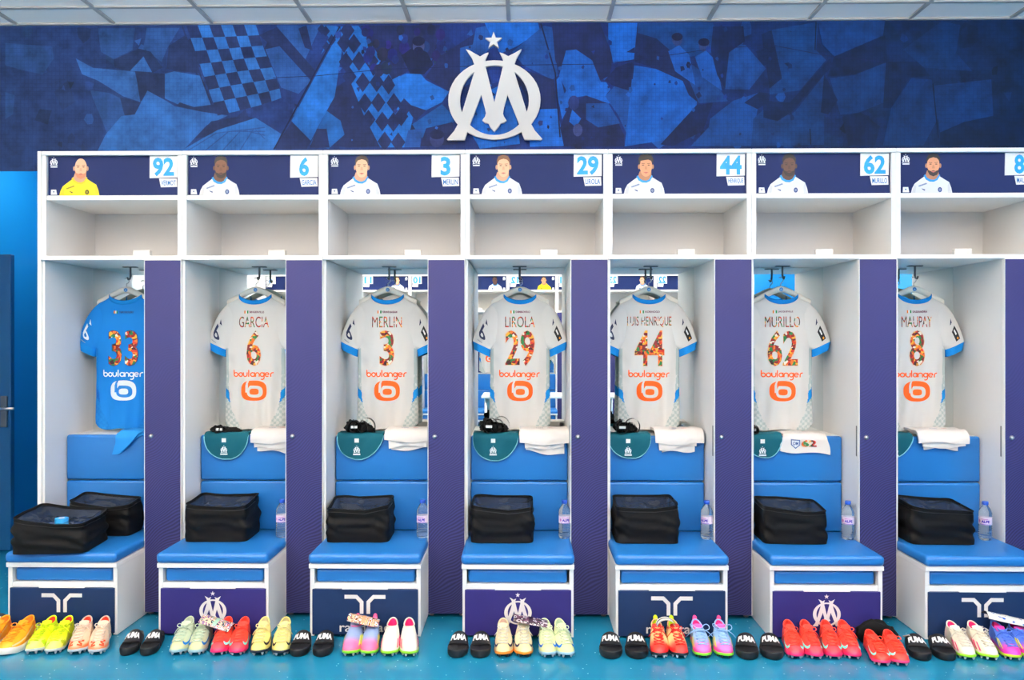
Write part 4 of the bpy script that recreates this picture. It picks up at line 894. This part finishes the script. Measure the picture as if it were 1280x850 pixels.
# ================================================================ FOOTWEAR
def footprint(L, th, wide=1.0, side=1):
    """closed outline; th 0 = heel, PI = toe; local +Y points to the toe"""
    s = (1-math.cos(th))/2; sg = 1 if math.sin(th) >= 0 else -1
    base = interp(s, [(0, .031), (.3, .030), (.5, .036), (.7, .043), (1, .036)])*wide
    w = base*max(0, 1-abs(2*s-1)**5)**.5
    return (sg*w-side*.006*math.sin(PI*s*1.1), s*L)
LINK = {}
def boot_geo(L, side, tall=1.0, wide=1.0):
    z0 = .018
    def F(th): x, y = footprint(L, th, wide, side); return Vector((x, y, z0+.006*sm(y/L, .85, 1)))
    def O(th):
        c, s = math.cos(th), math.sin(th)
        y = L*(.235-.185*c); x = .024*wide*s*(1 if True else 0)
        z = tall*interp(y/L, [(.05, .106), (.16, .092), (.3, .088), (.42, .094)])
        return Vector((x-side*.002, y, z))
    def C(th):
        f = F(th); o = O(th); k = f.y/L
        return Vector((f.x*1.1, f.y+(.004 if k > .9 else (-.006 if k < .1 else 0)), interp(k, [(0, .06), (.45, .07), (.8, .055), (1, .058)])))
    def surf(th, t):
        f, c, o = F(th), C(th), O(th)
        return f*(1-t)**2+c*(2*t*(1-t))+o*t*t
    return F, O, surf
def onsurf(surf, th, t, h):
    p = surf(th, t); a = surf(th+.02, t)-surf(th-.02, t); b = surf(th, min(1, t+.02))-surf(th, t-.02)
    n = a.cross(b); n = n.normalized() if n.length > 1e-9 else Vector((0, 0, 1))
    c = Vector((0, p.y, .03))
    if n.dot(p-c) < 0: n = -n
    return p+n*h
SWOOSH = [(0, .55), (.1, .28), (.24, .12), (.42, .12), (.7, .38), (1, .95), (.68, .56), (.44, .36), (.3, .32), (.2, .36), (.1, .48)]
def boot(label, cat, toe, heel, spec, group, ty=-.535, hy=-.292, side=1, name='football_boot'):
    """spec: base colour, toe colour, sole, stud, lace, lining, tongue, mark ('swoosh','stripes',...), mark colour"""
    dx, dy = toe-heel, ty-hy; L = math.hypot(dx, dy)
    t = thing(name, label, cat, (heel, hy, 0), math.atan2(-dx, dy), group)
    tall = spec.get('tall', 1); F, O, surf = boot_geo(L, side, tall, spec.get('wide', 1.0))
    base, toec, low, heelc = spec['base'], spec.get('toe', spec['base']), spec.get('low', spec['base']), spec.get('heel', spec['base'])
    pat = spec.get('pat'); pc = spec.get('pcol', base)
    def col(u, v):
        th = 2*PI*u; p = surf(th, v); k = p.y/L
        c = [a+(b-a)*sm(k, .62, .86)*sm(p.z, .085, .05) for a, b in zip(base, toec)]
        w = sm(p.z, .045, .03) if 'low' in spec else 0; c = [a+(b-a)*w for a, b in zip(c, low)]
        w = sm(k, .3, .12) if 'heel' in spec else 0; c = [a+(b-a)*w for a, b in zip(c, heelc)]
        if pat and nz(p.x*spec.get('ps', 40), p.y*spec.get('ps', 40), p.z*40+3) > spec.get('pt', .12): c = pc
        return tuple(c)
    MB().grid(lambda u, v: surf(2*PI*u, v), 72, 26, cu=True, colfn=col).obj('upper', BOOTM, t, True)
    # lining inside the collar
    lc = mat('lining_%d_%d_%d' % spec['lining'], spec['lining'], .8)
    def ln(u, v):
        o = O(2*PI*u); c = Vector((o.x*0-side*.002, L*.23, 0))
        q = o+(c-o)*(.16*v); return (q.x*(1-.1*v), q.y, o.z-.0005-.06*v if v > 0 else o.z)
    l = MB().grid(ln, 40, 4, cu=True); l.grid(lambda u, v: (lambda q: (q[0]*(1-v), L*.23+(q[1]-L*.23)*(1-v), q[2]))(ln(u, 1)), 40, 2, cu=True); l.obj('lining', lc, t, True)
    MB().tube([O(2*PI*k/40)+Vector((0, 0, .0005)) for k in range(41)], .0035, 6).obj('collar', mat('collar_%d_%d_%d' % spec.get('collar', base), spec.get('collar', base), .6), t, True)
    # pull tab at the heel for some boots
    if 'tab' in spec:
        hz = .105*tall
        MB().grid(lambda u, v: (.013*(u-.5)*2*(1-.25*v), L*.045-.004-.004*v+.006*(2*u-1)**2, hz-.02+.038*v*(1-.15*(2*u-1)**2)), 8, 6).grid(lambda u, v: (.013*(u-.5)*2*(1-.25*v), L*.045-.0075-.004*v+.006*(2*u-1)**2, hz-.02+.038*v*(1-.15*(2*u-1)**2)), 8, 6).obj('heel_tab', mat('tab_%d_%d_%d' % spec['tab'], spec['tab'], .6), t, True)
    # tongue
    tg = spec.get('tongue')
    if tg:
        def tn(u, v, o):
            y = L*(.50-.20*v); x = (.016+.006*v)*(2*u-1); z = tall*(.083+.024*v-.005*(2*u-1)**2)+o
            return (x, y, z)
        MB().grid(lambda u, v: tn(u, v, 0), 8, 8).grid(lambda u, v: tn(u, v, -.004), 8, 8).obj('tongue', mat('tongue_%d_%d_%d' % tg, tg, .7), t, True)
    # sole and studs
    so = spec['sole']
    tk = spec.get('thick', .008); zb = .012 if not spec.get('flat') else 0.0
    def sol(u, v):
        f = F(2*PI*u); k = (0, .06, .09, .09, .05)[round(v*4)]; z = (zb, zb, zb+.004, .0185+tk*.3, .0215+tk*.3)[round(v*4)]
        up = .008*sm(f.y/L, .82, 1)
        return (f.x*(1+k*.9 if v > 0 else 0), L/2+(f.y-L/2)*((1+k*.35) if v > 0 else 1), z+up)
    MB().grid(sol, 48, 4, cu=True).obj('sole', mat('sole_%d_%d_%d' % so, so, .4), t, True)
    if not spec.get('flat'):
        sd = MB(); stc = spec.get('stud', (200, 205, 210))
        for yy, xx in ((.94, .018), (.83, .03), (.7, .034), (.58, .026), (.2, .02), (.07, .016)):
            for sg in (-1, 1): sd.lathe([(.0001, 0), (.0035, 0), (.0045, .003), (.0075, .0145)], 8, (sg*xx-side*.006*math.sin(PI*yy), yy*L, .001+.006*sm(yy, .82, 1)))
        o = sd.obj('studs', mat('stud_%d_%d_%d' % stc, stc, .3), t, True); o['kind'] = 'stuff'
    # laces
    if spec.get('lace'):
        lc_ = mat('lace_%d_%d_%d' % spec['lace'], spec['lace'], .7); la = MB(); rr = random.Random(int(toe*1000))
        for k in range(5):
            ta = .96-.105*k
            for sg in (-1, 1):
                la.tube([onsurf(surf, PI+sg*(.62-.05*k)*(1-2*q)*-1, ta-.085*q, .0032+.002*math.sin(PI*q)) for q in [j/8 for j in range(9)]], .0021, 5)
        for sg in (-1, 1):   # bow and loose ends
            c = onsurf(surf, PI, .93, .006); n = spec.get('loop', 1.0)
            a = rr.uniform(-.2, .3)
            la.tube([c+Vector((sg*(.026*n*math.sin(PI*q))*(1-.2*q)+sg*.006*q, .020*n*math.sin(2*PI*q)+.012*math.sin(PI*q)*a, .012*n*math.sin(PI*q))) for q in [j/12 for j in range(13)]], .002, 5)
            la.tube([c+Vector((sg*(.012+.03*n)*q, .03*q*(1-q)-.0*q, .006*math.sin(PI*q)-.034*q*q)) for q in [j/8 for j in range(9)]], .0018, 5)
        la.obj('laces', lc_, t, True)
    # side marks on the surface
    mk = spec.get('mark')
    if mk:
        for sg in (-1, 1):
            p = Print(.0002)
            if mk == 'swoosh':
                p.poly([(PI+sg*(.40+1.05*a), .22+.5*b) for a, b in SWOOSH], spec['mcol'])
            elif mk == 'stripes':
                for k in range(3): a0 = .72+.24*k; p.poly([(PI+sg*(a0), .2), (PI+sg*(a0+.1), .2), (PI+sg*(a0+.24), .56), (PI+sg*(a0+.14), .56)], spec['mcol'])
            elif mk == 'flash':
                p.poly([(PI+sg*.75, .3), (PI+sg*.85, .3), (PI+sg*1.05, .66), (PI+sg*.95, .66)], spec['mcol']); p.poly([(PI+sg*.95, .3), (PI+sg*1.05, .3), (PI+sg*1.22, .66), (PI+sg*1.12, .66)], spec['mcol'])
            elif mk == 'curve':
                p.poly([(PI+sg*a, b) for a, b in ((.5, .2), (1.3, .42), (1.9, .7), (1.8, .76), (1.2, .5), (.5, .28))], spec['mcol'])
            elif mk == 'zig':
                p.poly([(PI+sg*a, b) for a, b in ((.12, .3), (.5, .2), (.5, .34), (.3, .42), (.62, .4), (.62, .47), (.2, .5), (.2, .42), (.4, .3), (.16, .36))], spec['mcol'])
            p.obj('side_mark', PRINT, t, lambda u, v, h: tuple(onsurf(surf, u, v, .002+h)), .1)
    return t
G = 'football boots lined up on the floor'
SP = {
 'orange': dict(base=(255, 168, 24), toe=(255, 176, 30), sole=(232, 226, 216), lace=(255, 150, 20), lining=(235, 120, 10), heel=(250, 120, 30), mark='curve', mcol=(240, 200, 150), flat=True, thick=.03, tongue=(255, 160, 20), wide=1.12, tall=1.02),
 'yellow': dict(base=(226, 240, 20), toe=(240, 242, 120), sole=(200, 210, 205), lace=(220, 236, 10), lining=(230, 60, 30), heel=(214, 232, 0), collar=(200, 230, 10), tongue=(225, 240, 20), pat=1, pcol=(170, 200, 10), pt=.32),
 'cream': dict(base=(238, 206, 176), toe=(240, 196, 160), sole=(190, 200, 205), lace=(240, 220, 200), lining=(240, 60, 30), collar=(230, 200, 180), mark='zig', mcol=(242, 78, 30), low=(244, 130, 80), heel=(236, 190, 160), tongue=(238, 210, 185)),
 'sage': dict(base=(196, 208, 178), toe=(206, 206, 158), sole=(150, 190, 200), lace=(196, 214, 190), lining=(180, 190, 168), mark='swoosh', mcol=(14, 120, 200), tongue=(190, 204, 178)),
 'red': dict(base=(248, 70, 50), toe=(244, 64, 76), sole=(236, 40, 110), stud=(200, 190, 200), lace=(246, 76, 56), lining=(222, 50, 36), mark='swoosh', mcol=(128, 228, 214), tongue=(240, 60, 44), low=(242, 56, 96)),
 'lemon': dict(base=(238, 222, 134), toe=(242, 226, 130), sole=(30, 40, 60), stud=(190, 200, 200), lace=(240, 224, 160), lining=(210, 196, 140), mark='swoosh', mcol=(34, 32, 40), tongue=(232, 214, 140)),
 'bluepink': dict(base=(142, 164, 208), toe=(240, 110, 160), sole=(130, 216, 40), stud=(200, 210, 215), lace=None, lining=(240, 70, 130), collar=(240, 100, 160), tab=(244, 96, 150), mark='flash', mcol=(240, 230, 30), low=(244, 110, 150), tongue=(160, 160, 200)),
 'whitepink': dict(base=(240, 232, 216), toe=(244, 238, 222), sole=(150, 226, 50), stud=(200, 210, 215), lace=None, lining=(236, 26, 110), collar=(238, 230, 214), mark='stripes', mcol=(236, 40, 110)),
 'beige': dict(base=(232, 216, 176), toe=(236, 214, 160), sole=(240, 140, 40), stud=(40, 40, 50), lace=(226, 222, 206), lining=(206, 170, 150), mark='swoosh', mcol=(36, 44, 80), tongue=(222, 208, 176), heel=(214, 180, 160)),
 'mint': dict(base=(220, 230, 178), toe=(228, 228, 162), sole=(160, 200, 216), lace=(226, 234, 200), lining=(190, 214, 180), mark='swoosh', mcol=(20, 104, 200), tongue=(212, 226, 176)),
 'redcream': dict(base=(244, 206, 140), toe=(240, 50, 44), sole=(34, 40, 48), stud=(210, 220, 225), lace=(236, 40, 30), lining=(200, 224, 30), collar=(244, 190, 130), tab=(206, 230, 24), low=(236, 34, 44), pat=1, pcol=(236, 60, 40), pt=.3, tongue=(236, 50, 40)),
 'pinkblue': dict(base=(150, 190, 230), toe=(246, 120, 196), sole=(130, 216, 50), stud=(40, 50, 60), lace=(150, 190, 236), lining=(246, 50, 140), collar=(160, 180, 230), tab=(250, 80, 150), low=(248, 70, 160), mark='flash', mcol=(246, 220, 40), tongue=(246, 90, 170), loop=1.7),
 'redlow': dict(base=(250, 66, 46), toe=(250, 66, 54), sole=(236, 60, 120), stud=(190, 180, 190), lace=(248, 74, 50), lining=(226, 46, 32), mark='swoosh', mcol=(150, 226, 214), tongue=(240, 56, 40), tall=.82),
 'whitepinklace': dict(base=(240, 228, 206), toe=(242, 234, 212), sole=(160, 232, 40), stud=(210, 220, 225), lace=(236, 228, 210), lining=(236, 26, 110), collar=(240, 230, 212), mark='stripes', mcol=(236, 36, 120), tongue=(238, 226, 206), heel=(236, 210, 200)),
 'cobaltpink': dict(base=(80, 120, 222), toe=(248, 70, 180), sole=(190, 226, 50), stud=(210, 220, 225), lace=(90, 130, 226), lining=(246, 50, 150), collar=(90, 130, 230), low=(246, 50, 190), mark='flash', mcol=(240, 226, 40), tongue=(220, 60, 170), tab=(90, 130, 226)),
}
PAIRS = [
 ('orange', 'orange running shoe with thick white sole', [(-2.404, -2.420, 'beside the yellow boots'), (-2.525, -2.535, 'beyond the other orange shoe')], 'running shoe', (-.55, -.308)),
 ('yellow', 'neon yellow boot with red lining', [(-2.283, -2.312, 'next to the orange running shoe'), (-2.189, -2.228, 'next to the cream and orange boot')], 'boot', None),
 ('cream', 'cream boot with orange graphics on the toe', [(-2.077, -2.142, 'next to the yellow boots'), (-1.975, -2.052, 'next to the black slides')], 'boot', None),
 ('sage', 'sage green boot with blue swoosh', [(-1.607, -1.636, 'next to the black slide'), (-1.518, -1.546, 'under a colourful shin guard')], 'boot', None),
 ('red', 'coral red boot with mint swoosh', [(-1.415, -1.448, 'next to the sage boot'), (-1.325, -1.362, 'next to the pale yellow boot')], 'boot', None),
 ('lemon', 'pale yellow boot with black swoosh', [(-1.226, -1.268, 'next to the coral boot'), (-1.121, -1.162, 'next to the black slide')], 'boot', None),
 ('bluepink', 'laceless blue boot with pink toe and yellow flashes', [(-.806, -.812, 'next to the black slide'), (-.716, -.727, 'next to the white boot')], 'boot', None),
 ('whitepink', 'laceless white boot with pink lining and stripes', [(-.624, -.64, 'next to the blue and pink boot'), (-.522, -.56, 'standing at the end of its drawer')], 'boot', None),
 ('beige', 'beige boot with navy swoosh and orange sole', [(-.095, -.104, 'next to the black slide'), (.003, -.004, 'next to the mint boots')], 'boot', None),
 ('mint', 'pale mint boot with blue swoosh', [(.114, .095, 'under the dark shin guards'), (.202, .168, 'clear of the shin guards')], 'boot', None),
 ('redcream', 'red and cream boot with lime heel tab', [(.621, .638, 'next to the black slide'), (.722, .715, 'next to the pink and blue boot')], 'boot', None),
 ('pinkblue', 'pink and light blue boot with loose blue laces', [(.822, .828, 'next to the red and cream boot'), (.923, .945, 'next to the black slide')], 'boot', None),
 ('red', 'orange red boot with mint swoosh', [(1.242, 1.272, 'next to the black slide'), (1.335, 1.355, 'second from the black slide'), (1.415, 1.452, 'third from the black slide'), (1.505, 1.538, 'just before the low pair')], 'boot', None),
 ('redlow', 'low orange red boot with mint swoosh', [(1.605, 1.632, 'before the black pouch'), (1.69, 1.722, 'at the end of the red row')], 'boot', (-.61, -.376)),
 ('whitepinklace', 'laced white boot with pink stripes', [(2.026, 2.05, 'next to the black slide'), (2.129, 2.155, 'next to the cobalt boot')], 'boot', None),
 ('cobaltpink', 'cobalt blue boot with magenta toe', [(2.231, 2.262, 'next to the white boot'), (2.326, 2.35, 'beyond the first cobalt boot')], 'boot', None),
]
for key, lab, prs, cat, ys in PAIRS:
    for k, (tx, hx, where) in enumerate(prs):
        ty, hy = ys or (-.54, -.306)
        boot(lab+' '+where, cat, tx, hx, SP[key], G, ty, hy, side=1 if k % 2 == 0 else -1, name='running_shoe' if key == 'orange' else 'football_boot')

def slide(toe, heel, label, ty=-.545, hy=-.31, wd=1.2):
    dx, dy = toe-heel, ty-hy; L = math.hypot(dx, dy)
    t = thing('slide_sandal', label, 'sandal', (heel, hy, 0), math.atan2(-dx, dy), 'black slides on the floor')
    def fp(u, k=1): x, y = footprint(L, 2*PI*u, wd, 0); return x*k, L/2+(y-L/2)*(1+(k-1)*.4)
    def so(u, v):
        j = round(v*7); k = (0, .9, .97, 1, 1, .96, .9, 0)[j]; z = (0, 0, .003, .012, .026, .031, .029, .0255)[j]
        x, y = fp(u, k) if k else (0, L/2+(fp(u)[1]-L/2)*.86)
        return (x, y, z+.008*sm(y/L, .8, 1)*(1 if j > 2 else .4)+(.004*sm(y/L, .35, 0) if j > 3 else 0))
    part_me = MB().grid(so, 48, 7, cu=True)
    part_me.obj('footbed', BLACKR, t, True)
    hw = lambda y: footprint(L, math.acos(max(-1, min(1, 1-2*y/L))), wd, 0)[0]
    def st(a, v, o):
        y = L*(.66-.36*v)-.012*math.cos(a)**2*(1-2*v); w = abs(hw(y))+.004+o
        z = .012+(.030+.026*v+o)*max(0, math.sin(a))**.5
        return (w*math.cos(a), y, z)
    s = MB().grid(lambda u, v: st(PI*u, v, 0), 44, 14).grid(lambda u, v: st(PI*u, v, -.007), 24, 10, flip=True)
    for v0 in (0, 1): s.grid(lambda u, v: st(PI*u, v0, -.007*v), 24, 1)
    sp = s.obj('strap', BLACKR, t, angle=1.1)
    p = Print(.0003); p.text('PUMA', -.043, -.0, .043, 1, (232, 232, 230), .06)
    def fn(u, v, h):
        q = Vector(st(PI/2+u/.052, .2+.5*v, .003+h)); return (q.x, q.y, q.z)
    # the word reads from the toe side
    p.obj('strap_print', PRINT, sp, lambda u, v, h: fn(u, v, h), .02)
    return t
SL = [((-1.837, -1.885), 'next to the cream and orange boot'), ((-1.744, -1.782), 'next to the first sage boot'), ((-1.041, -1.066), 'next to the pale yellow boot'), ((-.936, -.955), 'next to the blue and pink boot'),
      ((-.31, -.306), 'beyond the white pink-lined boot'), ((-.202, -.205), 'next to the beige boot'), ((.398, .418), 'beyond the mint boots'), ((.518, .538), 'next to the red and cream boot'),
      ((1.02, 1.07), 'next to the loose-laced boot'), ((1.136, 1.18), 'next to the first orange red boot'), ((1.812, 1.868), 'next to the low red boot'), ((1.923, 1.98), 'next to the laced white boot')]
for k, ((a, b), w) in enumerate(SL):
    o = SL[k ^ 1][0]; slide(a, b, 'black rubber slide with white lettering '+w, wd=min(1.26, (abs(a-o[0])-.006)/.09))
slide(-2.655, -2.665, 'black rubber slide with white lettering behind the orange running shoes', -.36, -.1)

def shin_guard(loc, rot, w, l, label, cols, m=None):
    t = thing('shin_guard', label, 'shin guard', loc, 0, None, rot)
    def pt(u, v, o):
        a = (u-.5)*1.9; r = w/1.6+o; k = 1-.12*abs(2*v-1)**3
        return (r*math.sin(a)*k, (v-.5)*l, r*math.cos(a)-w/1.6+.012)
    rr = random.Random(len(label))
    def col(u, v):
        n = nz(u*7+len(label), v*9, 1); return cols[int((n+1)*4.4) % len(cols)]
    s = MB().grid(lambda u, v: pt(u, v, 0), 60, 80, colfn=col).grid(lambda u, v: pt(u, v, -.004), 26, 30, col=(40, 40, 44), flip=True)
    for u0 in (0, 1): s.grid(lambda u, v: pt(u0, u, -.004*v), 20, 1, col=(60, 60, 64))
    for v0 in (0, 1): s.grid(lambda u, v: pt(u, v0, -.004*v), 20, 1, col=(60, 60, 64))
    s.obj('shell', vcol_mat('shin_guard_print', .2, spec=.6), t, True)
    MB().grid(lambda u, v: pt(.06+.88*u, .44+.12*v, .0012), 20, 2, col=cols[0]).obj('strap', vcol_mat('shin_guard_print'), t, True)
H_ = PI/2
shin_guard((-1.462, -.40, .112), (.25, .1, H_-.1), .10, .155, 'colourful printed shin guard lying on the sage boot', [(150, 190, 170), (240, 150, 90), (220, 220, 225), (120, 80, 130), (230, 190, 160), (60, 60, 80)])
shin_guard((-.765, -.39, .125), (.2, 0, H_), .085, .15, 'orange and black photo-print shin guard lying on the blue and pink boots', [(210, 150, 110), (60, 44, 40), (236, 140, 60), (190, 210, 220), (120, 70, 60), (240, 190, 150)])
shin_guard((.03, -.38, .122), (.2, .05, H_+.05), .085, .165, 'dark plum and silver shin guard lying on the beige boot', [(50, 30, 48), (70, 44, 64), (210, 200, 205), (40, 26, 40), (90, 60, 80), (180, 170, 178)])
shin_guard((2.295, -.36, .135), (.2, -.05, H_-.08), .08, .19, 'white and royal blue shin guard lying on the cobalt boots', [(226, 222, 210), (232, 228, 218), (40, 90, 180), (228, 224, 214), (226, 222, 210), (230, 226, 216)])
hb = thing('head_band', 'white band with black stripe lying across the red and cream boots', 'head band', (.672, -.40, .105), 0)
MB().grid(lambda u, v: (.043*math.cos(PI*u)*-1, -.02+.04*v, .035*math.sin(PI*u)), 24, 4, colfn=lambda u, v: (34, 36, 50) if .4 < v < .75 else (238, 236, 232)).grid(lambda u, v: (.04*math.cos(PI*u)*-1, -.02+.04*v, .032*math.sin(PI*u)), 24, 4, col=(220, 216, 210), flip=True).obj('band', FABRIC, hb, True)
pc = thing('black_pouch', 'crumpled black drawstring pouch behind the low red boots', 'pouch', (1.695, -.337, 0), 0)
m_ = MB(); blob(m_, (-.015, 0, .055), (.09, .024, .06), 3.3, .16, 10, 22); blob(m_, (.055, -.004, .04), (.042, .024, .045), 7.7, .2, 9, 16); m_.obj('pouch_body', BLACKF, pc, True)
MB().tube([(.1, -.05, .055), (.12, -.07, .07), (.135, -.06, .05), (.125, -.075, .02), (.11, -.085, .012)], .003, 6).obj('drawstring', mat('grey_cord', (150, 150, 150), .6), pc, True)

# ================================================================ MIDDLE OF THE ROOM (seen in the mirrors)
tb = thing('table', 'white-topped table standing in the middle of the room', 'table', (.35, -5.3, 0))
MB().rbox(-.9, .9, -.35, .35, .71, .74, .005, 2).obj('table_top', WEDGE, tb)
for sx in (-.84, .84):
    for sy in (-.29, .29): MB().tube([(sx, sy, 0), (sx, sy, .71)], .022, 12).obj('leg', METAL, tb, True)
for k in range(6): bottle((.62+.075*(k % 3), -5.25-.075*(k//3), .7405), k, 'clear water bottle standing on the table in the middle of the room', 'bottles on the table')
for k, (x, y) in enumerate(((-.38, -5.2), (-.30, -5.28))): bottle((x, y, .7405), k, 'clear water bottle standing on the table in the middle of the room', 'bottles on the table')
